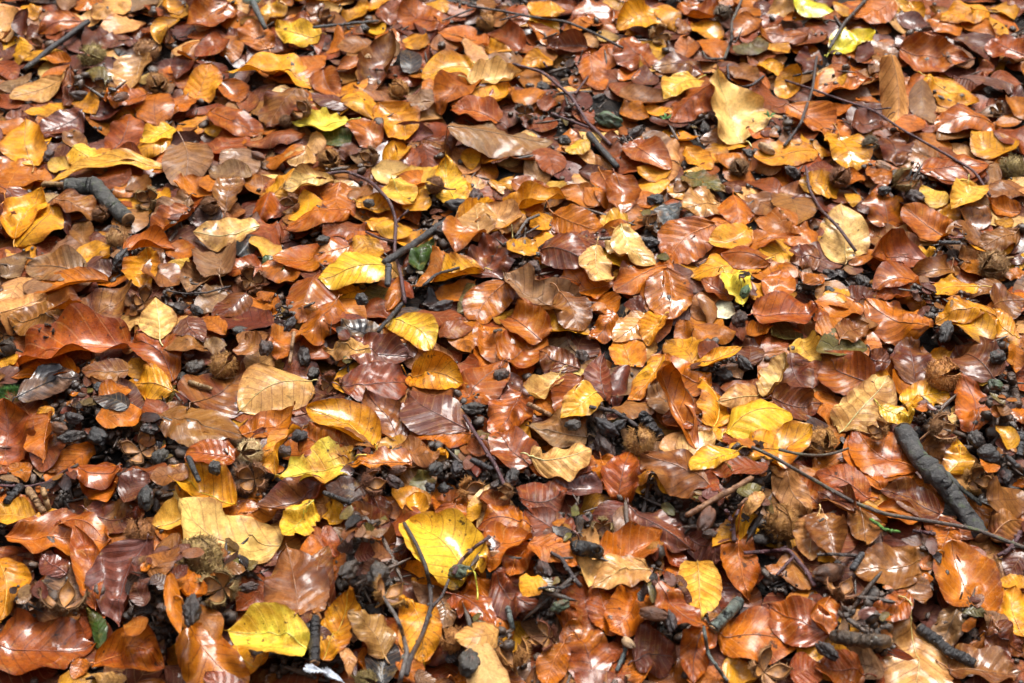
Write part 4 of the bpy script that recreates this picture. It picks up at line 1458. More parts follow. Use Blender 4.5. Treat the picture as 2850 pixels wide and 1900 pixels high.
# soil crumbs ------------------------------------------------------
def ico(sub):
    import bmesh
    bm = bmesh.new(); bmesh.ops.create_icosphere(bm, subdivisions=sub, radius=1)
    V = np.array([v.co[:] for v in bm.verts]); F = np.array([[v.index for v in f.verts] for f in bm.faces]); bm.free(); return V, F
I1, F1 = ico(2)
def crumbs():
    Vs, Fs, n = [], [], 0
    for k in range(11000):
        if k < 6000:
            g = GAPS[rng.choice(len(GAPS), p=GAP_P)]
            a = rng.uniform(0, 2 * PI); r = rng.uniform(0, 1.15) ** .6
            p = at(g[0] + g[2] * r * math.cos(a), g[1] + g[3] * r * math.sin(a), .006)
        else: p = np.array([rng.uniform(-1.1, 1.1), rng.uniform(.5, 2.2), 0])
        s = rng.uniform(.0012, .0040) if rng.random() < .8 else rng.uniform(.004, .008)
        sc = np.array([1, rng.uniform(.5, 1), rng.uniform(.35, .8)]) * s
        if rng.random() < .22: sc = np.array([rng.uniform(2.5, 5), .35, .3]) * s
        V = I1 * (1 + .22 * np.sin(I1[:, :1] * 5 + rng.uniform(0, 6)) * np.cos(I1[:, 1:2] * 6 + rng.uniform(0, 6)))
        R = np.array(Matrix.Rotation(rng.uniform(0, 6.3), 3, 'Z') @ Matrix.Rotation(rng.normal(0, .4), 3, 'Y'))
        V = (V * sc) @ R.T
        z = float(hs(np.array([p[0]]), np.array([p[1]]))[0])
        V = V + np.array([p[0], p[1], z + sc[2] * .5])
        if s > .002: hraise(V[:, 0], V[:, 1], V[:, 2])
        Vs.append(V); Fs.append(F1 + n); n += len(V)
    o = link('soil_crumbs', mesh_np('soil_crumbs', np.vstack(Vs), np.vstack(Fs)), M_CRUMB)
    tag(o, 'black crumbs of wet humus, seed shells and bark bits filling the hollows between leaves', 'crumbs', kind='stuff')
GAP_P = GA[:, 2] * GA[:, 3]; GAP_P = GAP_P / GAP_P.sum()
crumbs()
# close the last bare spots with one more layer of old leaves
for _ in range(9000):
    x, y = rng.uniform(-1.25, 1.25), rng.uniform(.5, 2.3)
    a, b = to_px((x, y, .01))
    if not (-60 < a < 2910 and -60 < b < 1960) or in_gap(a, b, 1.0): continue
    if float(hs(np.array([x]), np.array([y]))[0]) - soil_z(x, y) < .0025: drop_random(x, y, rng.uniform(.04, .06), DARKMIX + 'OOAR', .10, 65)
# small leaf scraps in the hollows
for _ in range(650):
    g = GAPS[rng.choice(len(GAPS), p=GAP_P)]; a = rng.uniform(0, 2 * PI); r = rng.uniform(0, 1.1)
    p = at(g[0] + g[2] * r * math.cos(a), g[1] + g[3] * r * math.sin(a), .008)
    drop_random(p[0], p[1], rng.uniform(.008, .022), 'MMDDDBLPPKBO', .18, 60, 6, 4, random.choice(['l', 'l', 'c', 'lv']))

# ------------------------------------------------------------------ the leaves one can point to
for l in LEAVES:
    L = math.hypot(l['t'][0] - l['b'][0], l['t'][1] - l['b'][1])
    cx, cy = (l['b'][0] + l['t'][0]) / 2, (l['b'][1] + l['t'][1]) / 2
    l['m'] = (cx, cy)
    inx = 0 < cx < 2850 and 0 < cy < 1900
    l['score'] = L * l['w'] * (1.9 if l['lab'] else 1) * (1 if inx else .5)
order = sorted(range(len(LEAVES)), key=lambda i: -LEAVES[i]['score'])
HERO = set(order[:NHERO])

def pick_plane(l, c):
    best = None; maxt = .8 if ('f' in l['f'] or 'c' in l['f']) else .5
    for k in range(36):
        if k == 0: n = np.array([0, -.10, 1.0])
        else:
            a, m = rng.uniform(0, 2 * PI), maxt * rng.uniform(0, 1)
            n = np.array([m * math.cos(a), m * math.sin(a) - .12, 1.0])
        n /= np.linalg.norm(n)
        r = ray(*l['m'])
        if -(r @ n) / np.linalg.norm(r) < .3: continue
        B, T = on_plane(*l['b'], c, n), on_plane(*l['t'], c, n)
        L = np.linalg.norm(T - B); d = (T - B) / L
        ix, iy = l['t'][0] - l['b'][0], l['t'][1] - l['b'][1]; il = math.hypot(ix, iy)
        nx, ny = -iy / il * l['w'] / 2, ix / il * l['w'] / 2
        A1, A2 = on_plane(l['m'][0] + nx, l['m'][1] + ny, c, n), on_plane(l['m'][0] - nx, l['m'][1] - ny, c, n)
        W = np.linalg.norm(np.cross(A1 - A2, d))
        tilt = math.acos(n[2])
        cost = abs(W / L - .68) * 2.2 + max(0, L - .078) * 40 + max(0, .038 - L) * 8 + tilt * .55 + rng.uniform(0, .14)
        if best is None or cost < best[0]: best = (cost, n, d, L, W)
    return best[1:]

RELW = [('right of', 1, 0), ('below', 0, 1), ('left of', -1, 0), ('above', 0, -1)]
def short_phrase(lab):
    ws = lab.split(); out = []
    for w in ws:
        wc = w.strip(',')
        if out and wc in ('below', 'above', 'beside', 'left', 'right', 'under', 'beneath', 'with', 'at', 'by', 'lying', 'near', 'behind', 'just', 'directly', 'on', 'in', 'over',
                          'between', 'touching', 'running', 'against', 'standing', 'tucked', 'overlapping', 'crossed', 'whose', 'reaching', 'hanging', 'pointing', 'leaning', 'resting',
                          'across', 'around', 'where', 'draped', 'half', 'covered', 'carrying', 'stretched', 'stretching', 'upright', 'flat', 'right', 'cut', 'leading', 'joined', 'hidden', 'shaped', 'arched', 'of', 'full', 'split', 'shining'):
            break
        out.append(wc)
        if w.endswith(','): break
    return ' '.join(out)
land = []
for l in LEAVES:
    if l['lab']: land.append((short_phrase(l['lab']), l['m']))
for k, ox, oy, a, lab in OTHERS:
    if lab and k not in ('twig', 'sprout'):
        v = [float(x) for x in a.split('|')[0].split()[:6] if x.lstrip('-').replace('.', '').isdigit()]
        if k == 'stick': m = ((v[1] + v[3]) / 2, (v[2] + v[4]) / 2)
        else: m = (v[0], v[1])
        land.append((short_phrase(lab), (ox + m[0] * S, oy + m[1] * S)))
cnt = {}
for p, _ in land: cnt[p] = cnt.get(p, 0) + 1
LAND = [(p, m) for p, m in land if cnt[p] == 1 and 3 <= len(p.split()) <= 8]
USED = set(l['lab'] for l in LEAVES if l['lab'])
def auto_label(l, L):
    fe = []
    if 'g' in l['f']: fe.append('shiny')
    else: fe.append('dull')
    if 'v' in l['f']: fe.append('ribbed')
    elif 'c' in l['f']: fe.append('curled')
    elif 'f' in l['f']: fe.append('folded')
    elif 's' in l['f']: fe.append('spotted')
    base = ' '.join(fe + [CNAME[l['c']], 'leaf'])
    ds = sorted(LAND, key=lambda q: (q[1][0] - l['m'][0]) ** 2 + ((q[1][1] - l['m'][1]) * 1.3) ** 2)
    for p, m in ds[:12]:
        dx, dy = l['m'][0] - m[0], (l['m'][1] - m[1]) * 1.3
        a = math.degrees(math.atan2(dy, dx)) % 360
        rel = ['right of', 'below right of', 'below', 'below left of', 'left of', 'above left of', 'above', 'above right of'][int((a + 22.5) // 45) % 8]
        s = f'{base} {rel} the {p}'
        if s not in USED and len(s.split()) <= 16 and math.hypot(dx, dy) > 12:
            USED.add(s); return s
    return base + ' lying among other fallen leaves'

def stalk_mesh(P, L, pet, r):
    mid = P[:, P.shape[1] // 2]
    up = np.array([0, 0, 1.0])
    k = int(len(mid) * .93)
    pts = [p + up * .0003 for p in mid[:k]]
    rad = list(np.linspace(.00055, .00022, k))
    if pet:
        dirv = mid[0] - mid[2]; dirv /= np.linalg.norm(dirv) + 1e-9
        side = np.cross(dirv, up) * r.uniform(-.5, .5)
        Lp = L * r.uniform(.13, .24); ex = []
        for i in range(1, 7):
            s = i / 6; p = mid[0] + dirv * Lp * s + side * Lp * s * s + up * (r.uniform(.0, .0006) + .0025 * math.sin(PI * s))
            hz = float(hs(np.array([p[0]]), np.array([p[1]]))[0]) + .0007
            p[2] = max(hz, min(p[2], hz + .006)); ex.append(p)
        for i in (1, 2, 3, 4): ex[i][2] = max(ex[i][2], (ex[i - 1][2] + ex[i + 1][2]) / 2)
        pts = ex[::-1] + pts; rad = [.0009, .00075, .0007, .0007, .0007, .0007] + rad
    return tube_arrays(pts, rad, 6)

GRP = 'fallen beech leaves covering the ground'
small = []
SEQ = sorted(range(len(LEAVES)), key=lambda i: (0 if i not in HERO else 1 if not LEAVES[i]['lab'] else 3 if LEAVES[i]['c'] in 'YCW' else 2, i))
for i in SEQ:
    l = LEAVES[i]
    hero = i in HERO
    z0 = hstat(*at(*l['m'], .02)[:2], .012, 60)
    c0 = at(*l['m'], z0)
    n, d, L, W = pick_plane(l, c0)
    W = min(W, L * 1.25); c = np.cross(n, d)
    G, uv = leaf_shape(L * (1.09 if hero else 1.2), W * (1.12 if hero else 1.25), 36 if hero else 20, 14 if hero else 9, l['f'], rng)
    mk = lambda o: o + G[..., :1] * d + G[..., 1:2] * c + G[..., 2:3] * n
    top = bool(l['lab']) and l['c'] in 'YCWX'; P = settle(mk, c0, 74 if top else 62, ray(*l['m']), RISE=.03 if top else RISE)
    base = PAL[l['c']]
    if l['c'] == 'Y' and not any(k in l['lab'] for k in ('bright', 'lemon', 'vivid', 'ragged')): base = (.76, .44, .065)
    if 'lemon' in l['lab']: base = (.82, .66, .07)
    col = jitter(base, .10); col2 = jitter(PAL[PAL2[l['c']]], .15)
    if not hero:
        bag.add(P, uv, col); continue
    org = P[0, P.shape[1] // 2].copy()
    e = link('beech_leaf', None, loc=org); e.empty_display_size = .01
    tag(e, l['lab'] or auto_label(l, L), 'leaf', GRP)
    me = mesh_np('blade', (P - org).reshape(-1, 3), grid_faces(36, 14), uv.reshape(-1, 2))
    b = link('blade', me, M_LEAF, e); b.color = col + (1,)
    b['tint'] = list(col2); b['spots'] = 1.0 if 's' in l['f'] else float(rng.choice([0, 0, .25, .5])); b['ribs'] = 1.0 if 'v' in l['f'] else float(rng.uniform(.15, .7)); b['wet'] = 1.0 if 'g' in l['f'] else .25
    pet = rng.random() < .55
    V, F = stalk_mesh(P, L, pet, rng)
    s = link('stalk' if pet else 'midrib', mesh_py('stalk', V - org, F), M_STALK, e)
    k = rng.uniform(.5, 1.5); s.color = tuple(min(.6, x * k + .012) for x in col) + (1,)

# ------------------------------------------------------------------ husks (bristly beech cupules)
def valve_mesh(opening, seed):
    """one quarter of an ovoid shell, base at origin, axis +z, length 1, hinged open; slot 0 felt, 1 lining, 2 bristles"""
    r = np.random.default_rng(seed); na, nb = 10, 12
    th = np.linspace(-PI / 4 * .97, PI / 4 * .97, na + 1); s = np.linspace(0.0, 1, nb + 1)
    R = .44 * np.sin(PI * (s * .93 + .035)) ** .8 * (1 - .15 * s)
    R = R * np.where(s > .8, 1 - (s - .8) * .8, 1)
    O, I = [], []
    for i, si in enumerate(s):
        wdt = 1.0 if si < .6 else max(.06, 1 - ((si - .6) / .4) ** 1.6)
        for t_ in th:
            tt = t_ * wdt; rr = R[i] * (1 + .05 * math.sin(9 * si + seed) * math.cos(5 * t_))
            p = np.array([rr * math.cos(tt), rr * math.sin(tt), si * .98]); O.append(p)
            q = np.array([max(.01, rr - .07) * math.cos(tt), max(.01, rr - .07) * math.sin(tt), .04 + si * .93]); I.append(q)
    O, I = np.array(O), np.array(I)
    def hinge(P):
        zz = np.clip(P[:, 2], 0, 1); a = opening * (.45 + .55 * zz)
        x, z = P[:, 0] - .12, P[:, 2]
        return np.stack([.12 + x * np.cos(a) + z * np.sin(a), P[:, 1], -x * np.sin(a) + z * np.cos(a)], 1)
    n0 = len(O); F, mi = [], []
    for f in grid_faces(nb, na): F.append(tuple(f)); mi.append(0); F.append(tuple(n0 + x for x in f[::-1])); mi.append(1)
    w = na + 1
    for i in range(nb):
        for j, fl in ((0, 0), (na, 1)):
            a, b = i * w + j, (i + 1) * w + j
            F.append((a, b, b + n0, a + n0) if fl else (b, a, a + n0, b + n0)); mi.append(0)
    for j in range(na): a = nb * w + j; F.append((a, a + 1, a + 1 + n0, a + n0)); mi.append(0)
    V = [O, I]; n = 2 * n0
    for _ in range(190):
        si, tt = r.uniform(.05, .98), r.uniform(-PI / 4, PI / 4); wdt = 1.0 if si < .6 else max(.06, 1 - ((si - .6) / .4) ** 1.6)
        rr = np.interp(si, s, R); t2 = tt * wdt
        p = np.array([rr * math.cos(t2) * .97, rr * math.sin(t2) * .97, si * .98])
        dv = np.array([math.cos(t2), math.sin(t2), r.uniform(-.5, .5)]) + r.normal(0, .35, 3); dv /= np.linalg.norm(dv)
        ln = r.uniform(.05, .16); a = np.cross(dv, [0, 0, 1.0]); a /= np.linalg.norm(a) + 1e-9; b = np.cross(a, dv)
        cv = r.normal(0, .06, 3)
        rows = []
        for q, rad in ((0, .012), (.55, .008)):
            cpt = p + dv * ln * q + cv * q * q
            rows += [cpt + rad * a, cpt + rad * (-.5 * a + .87 * b), cpt + rad * (-.5 * a - .87 * b)]
        rows.append(p + dv * ln + cv)
        V.append(np.array(rows))
        for k in range(3):
            k2 = (k + 1) % 3
            F.append((n + k, n + k2, n + 3 + k2, n + 3 + k)); F.append((n + 3 + k, n + 3 + k2, n + 6)); mi += [2, 2]
        n += 7
    V = hinge(np.vstack(V))
    me = mesh_py('valve', V, F)
    for m in (M_HUSK, M_HUSKIN, M_BRIST): me.materials.append(m)
    me.polygons.foreach_set('material_index', mi)
    return me
VALVES = {0: [valve_mesh(.05, 3 + k) for k in range(4)], 1: [valve_mesh(.40, 13 + k) for k in range(4)], 2: [valve_mesh(.75, 23 + k) for k in range(4)]}
V_, F_ = tube_arrays([(0, 0, .03), (0, 0, -.08), (.03, 0, -.25), (.09, .02, -.45), (.17, .05, -.62)], [.12, .075, .045, .038, .05], 8)
HSTALK = mesh_py('husk_stalk', V_, F_); HSTALK.materials.append(M_HUSK)
HCOL = {'A': (.38, .18, .04), 'T': (.38, .21, .08), 'B': (.20, .09, .03), 'D': (.055, .035, .022), 'K': (.25, .17, .055), 'L': (.16, .12, .08), 'R': (.20, .065, .025), 'C': (.62, .48, .24), 'O': (.30, .12, .035)}
def rotmat(axis_dir, spin):
    z = np.array(axis_dir, float); z /= np.linalg.norm(z)
    q = Vector((0, 0, 1)).rotation_difference(Vector(z))
    return (q.to_matrix() @ Matrix.Rotation(spin, 3, 'Z')).to_euler()
def husk(px, py, rpx, op, cc, lab):
    p = at(px, py, .02); dist = np.linalg.norm(p - CP)
    R = rpx / 2850 * K * (p - CP) @ CF
    z = hstat(p[0], p[1], R * .8, 45)
    p = at(px, py, z + R * .5)
    az = rng.uniform(0, 2 * PI)
    up = {0: rng.uniform(.05, .7), 1: rng.uniform(.5, 1.6), 2: rng.uniform(1.0, 2.5)}[op]
    if op == 1: az = -PI / 2 + rng.normal(0, .9)
    ax = np.array([math.cos(az), math.sin(az), up])
    sc = R * {0: 1.75, 1: 1.4, 2: 1.2}[op]
    ax /= np.linalg.norm(ax)
    e = link('beech_husk', None, loc=p - ax * sc * .5, rot=rotmat(ax, rng.uniform(0, 6.3)))
    e.empty_display_size = .01
    tag(e, lab, 'husk', 'bristly beech husks lying on the leaves')
    col = jitter(HCOL.get(cc, HCOL['B']), .12)
    for k in range(4):
        v = link('valve', VALVES[op][k], None, e, rot=(0, rng.uniform(-.06, .1), k * PI / 2)); v.scale = (sc,) * 3; v.color = col + (1,)
    s = link('stalk', HSTALK, None, e); s.scale = (sc * rng.uniform(.8, 1.1),) * 3; s.color = jitter(col, .1) + (1,)
    a = np.linspace(-R * .7, R * .7, 12); xx, yy = np.meshgrid(p[0] + a, p[1] + a)
    hraise(xx.ravel(), yy.ravel(), np.full(xx.size, p[2]))

# nuts and lumps -----------------------------------------------------
def lump_mesh(seed, kind):
    V, F = ico(4); V = V.copy(); o = Vector((seed * 3.1, seed * 1.7, 0))
    for i in range(len(V)):
        p = Vector(V[i]); f = 1 + .30 * noise.noise(p * 1.5 + o) + .16 * noise.noise(p * 3.5 + o) - .13 * abs(noise.noise(p * 6 + o)) - .06 * abs(noise.noise(p * 13 + o))
        if kind == 'nut':
            th = math.atan2(p.y, p.z); f *= 1 + .12 * math.cos(3 * th); f *= 1 - .0 * abs(p.x)
            f *= 1 - .035 * abs(math.sin(th * 9 + 2 * noise.noise(p * 3 + o)))
            q = Vector((p.x * 1.25 * (1 + .15 * abs(p.x) ** 3), p.y * .78, p.z * .72)) * f
        elif kind == 'lump':
            f *= 1 - .08 * abs(noise.noise(p * 7 + o)); q = Vector((p.x * 1.05, p.y * .85, p.z * .7)) * f
        elif kind == 'smooth':
            th = math.atan2(p.y, p.z); f = 1 + .10 * math.cos(3 * th) ; q = Vector((p.x * 1.35, p.y * .72, p.z * .6)) * f
        else:  # split shell
            f *= 1 - .34 * math.exp(-(math.atan2(p.y, max(.05, p.z)) / .28) ** 2) * (p.z > 0) * (1 - p.x * p.x)
            q = Vector((p.x * 1.15, p.y * .85, p.z * .75)) * f
        V[i] = q
    return mesh_np('nut', V, F)
LUMPS = [lump_mesh(s, k) for s, k in ((1, 'nut'), (2, 'lump'), (3, 'nut'), (4, 'split'), (5, 'lump'), (6, 'nut'))]
SMOOTH = lump_mesh(9, 'smooth')
NCOL = {'D': (.030, .021, .017), 'B': (.13, .045, .015), 'T': (.50, .30, .16), 'M': (.06, .015, .01), 'K': (.055, .085, .04), 'A': (.35, .14, .03), 'G': (.04, .10, .03)}
def nut(px, py, rpx, cc, lab, name='beech_nut', cat='nut'):
    p = at(px, py, .02); R = rpx / 2850 * K * (p - CP) @ CF
    z = hstat(p[0], p[1], R * .7, 50 if cc == 'D' else 65)
    R *= (.72 if R < .012 else .66) if cc == 'D' else .9
    p = at(px, py, z + R * (.1 if cc == 'D' else .4))
    me = SMOOTH if cc in 'BTA' else LUMPS[rng.integers(len(LUMPS))]
    o = link(name, me, M_NUT, loc=p, rot=(rng.normal(0, .3), rng.normal(0, .3), rng.uniform(0, 6.3))); o.scale = (R * rng.uniform(.92, 1.05),) * 3
    o.color = jitter(NCOL.get(cc, NCOL['D']) if cc != 'D' else random.choice([(.030, .021, .017), (.022, .018, .018), (.055, .026, .017), (.040, .030, .022)]), .15) + (1,)
    tag(o, lab, cat, 'dark nuts and lumps lying among the leaves')
    a = np.linspace(-R * .6, R * .6, 9); xx, yy = np.meshgrid(p[0] + a, p[1] + a); hraise(xx.ravel(), yy.ravel(), np.full(xx.size, p[2] + R * .3))

# sticks and twigs ----------------------------------------------------
def path3(pts, wpx, sink, stiff, n=40):
    """image points -> resampled 3D polyline resting on the pile"""
    P = np.array(pts, float)
    seg = np.concatenate([[0], np.cumsum(np.linalg.norm(np.diff(P, axis=0), axis=1))]); t = np.linspace(0, seg[-1], n)
    # smooth interpolation (Catmull-like through numpy cubic of cumulative chords)
    X, Y = np.interp(t, seg, P[:, 0]), np.interp(t, seg, P[:, 1])
    for _ in range(2):
        X[1:-1] = (X[:-2] + 2 * X[1:-1] + X[2:]) / 4; Y[1:-1] = (Y[:-2] + 2 * Y[1:-1] + Y[2:]) / 4
    Z = np.full(n, .02)
    for _ in range(3):
        Q = np.array([at(a, b, z) for a, b, z in zip(X, Y, Z)])
        rad = wpx / 2 / 2850 * K * ((Q - CP) @ CF)
        h = hs(Q[:, 0], Q[:, 1]); hh = np.maximum(h, np.interp(np.arange(n), np.arange(n), h))
        w = max(3, int(n * stiff)); hp = np.pad(hh, w, mode='edge')
        hm = np.array([np.percentile(hp[i:i + 2 * w + 1], 82) for i in range(n)])
        for _ in range(w): hm[1:-1] = (hm[:-2] + 2 * hm[1:-1] + hm[2:]) / 4
        Z = hm + rad * sink
    return np.array([at(a, b, z) for a, b, z in zip(X, Y, Z)]), rad
def stick_obj(name, P, rad, mat, col, parent=None, sides=14, taper=(1, 1), rough=.10, org=None):
    n = len(P); r = rad * np.linspace(taper[0], taper[1], n)
    th = np.arange(sides) / sides * 2 * PI; ph = rng.uniform(0, 6)
    R2 = r[:, None] * (1 + (rough * .5 if sides > 20 else rough) * (np.sin(3 * th[None] + 9 * np.linspace(0, 1, n)[:, None] + ph) * .5 + rng.normal(0, .35, (n, sides))))
    if sides > 20:
        zz = np.linspace(0, 1, n)[:, None] * len(P)
        for f1, f2, am in ((.35, 2, .05), (.8, 5, .035), (1.7, 9, .03), (.25, 12, .03)):
            R2 *= 1 + am * np.sin(f1 * zz + rng.uniform(0, 6)) * np.sin(f2 * th[None] + .6 * np.sin(zz * .3) + rng.uniform(0, 6))
        for _ in range(4):
            k0, t0 = rng.integers(6, n - 6), rng.uniform(0, 2 * PI)
            R2 *= 1 + .38 * np.exp(-((np.arange(n)[:, None] - k0) / 2.2) ** 2 - ((np.angle(np.exp(1j * (th[None] - t0)))) / .45) ** 2)
    kn = rng.integers(2, max(3, n - 2), 3)
    for k in kn: R2[k] *= 1.12
    if sides > 12:
        R2[0] *= rng.uniform(.35, .9, sides); R2[-1] *= rng.uniform(.35, .9, sides); R2[1] *= .93; R2[-2] *= .93
        P = P.copy(); P[1:-1, 2] += rng.normal(0, .0004, n - 2)
    V, F = tube_arrays(P, R2, sides)
    o0 = P[0] if org is None else org
    me = mesh_py(name, V - o0, F)
    o = link(name, me, mat, parent, loc=None if parent else o0); o.color = tuple(col) + (1,)
    return o
def stick(ox, oy, a, lab):
    v = [float(x) for x in a.split()]; w = v[0]; pts = [(ox + v[i] * S, oy + v[i + 1] * S) for i in range(1, len(v), 2)]
    big = w > 85; P, rad = path3(pts, w * S * (.9 if w > 100 else .75), .6 if w > 140 else .15 if w > 45 else .4, .35, 70 if big else 30)
    pale = any(k in lab for k in ('pale', 'peeled', 'splinter', 'bare', 'light')) and 'black broken' not in lab and 'black glossy' not in lab and 'stump' not in lab and 'lichen ring' not in lab and 'pale broken' not in lab
    mossy = 'moss' in lab or 'bent thick' in lab or 'bright green' in lab
    col = (.26, .15, .065) if pale else (.036, .035, .032) if mossy else (.05, .047, .05) if 'grey' in lab else (.022, .018, .018)
    if 'bare brown' in lab: col = (.20, .10, .045)
    if 'bright green' in lab: col = (.05, .13, .015)
    if 'bark strip' in lab or 'stalk strip' in lab: col = (.10, .11, .10)
    if 'ochre' in lab or 'lichen ring' in lab: col = (.09, .05, .025)
    o = stick_obj('broken_stick', P, rad, M_WOOD if pale else M_MOSSBARK if mossy else M_BARK, jitter(col, .1), sides=26 if big else 16, rough=.07 if big else .09, taper=(1.03, .92))
    tag(o, lab, 'stick', 'broken sticks and wood bits on the litter')
    if w > 100 or 'sawn' in lab:
        d = P[-1] - P[-2]; d /= np.linalg.norm(d); V, F = tube_arrays([P[-1] - d * .0004, P[-1] + d * .0006], [rad[-1] * .9, rad[-1] * .82], 16)
        c = link('cut_end', mesh_py('cut_end', V - P[0], F), M_WOOD, o); c.color = (.28, .15, .06, 1)
        d = P[0] - P[1]; d /= np.linalg.norm(d); V, F = tube_arrays([P[0] - d * .0004, P[0] + d * .0006], [rad[0] * .95, rad[0] * .85], 16)
        c = link('cut_end', mesh_py('cut_end', V - P[0], F), M_WOOD, o); c.color = (.14, .09, .05, 1)
def twig(ox, oy, a, lab):
    segs = a.split('|'); first = [float(x) for x in segs[0].split()]; w = first[0]
    green = 'moss' in lab or 'green' in lab or 'lichen' in lab
    red = 'red' in lab or 'purple' in lab or 'arching' in lab
    col = (.085, .030, .034) if red else (.12, .10, .09) if 'grey' in lab else (.05, .035, .032)
    if 'green and red' in lab: col = (.06, .045, .035)
    mat = M_MOSSBARK if green else M_BARK
    pts = [(ox + first[i] * S, oy + first[i + 1] * S) for i in range(1, len(first), 2)]
    P, rad = path3(pts, w * S * .82, 1.0, .10, 46)
    o = stick_obj('twig', P, rad, mat, jitter(col, .1), sides=10, rough=.07, taper=(.85, 1.05))
    tag(o, lab, 'twig', 'thin twigs lying on the leaves')
    for sg in segs[1:]:
        v = [float(x) for x in sg.split()]; pts = [(ox + v[i] * S, oy + v[i + 1] * S) for i in range(0, len(v), 2)]
        Q, r2 = path3(pts, w * S * .62, 1.0, .3, 16)
        j = np.argmin(np.linalg.norm(P - Q[0], axis=1)); j2 = np.argmin(np.linalg.norm(P - Q[-1], axis=1))
        ex = (0, j) if np.linalg.norm(P[j] - Q[0]) < np.linalg.norm(P[j2] - Q[-1]) else (-1, j2)
        dz = (P[ex[1]] - Q[ex[0]])[2]; Q[:, 2] += dz * (np.linspace(1, 0, 16) if ex[0] == 0 else np.linspace(0, 1, 16))
        s = stick_obj('side_twig', Q, r2, mat, jitter(col, .1), parent=o, sides=8, taper=(1, .8) if ex[0] == 0 else (.8, 1), org=P[0])
    for k in rng.integers(4, 42, 4):
        d = P[k + 1] - P[k]; d /= np.linalg.norm(d); sd = np.cross(d, [0, 0, 1.0]) * rng.choice([-1, 1]) + np.array([0, 0, .5]); r = rad[k]
        V, F = tube_arrays([P[k] + sd * r * .6, P[k] + sd * r * 1.3 + d * r * .7, P[k] + sd * r * 1.6 + d * r * 1.9], [r * .55, r * .5, r * .08], 7)
        b = link('bud', mesh_py('bud', V - P[0], F), mat, o); b.color = jitter(col, .2) + (1,)

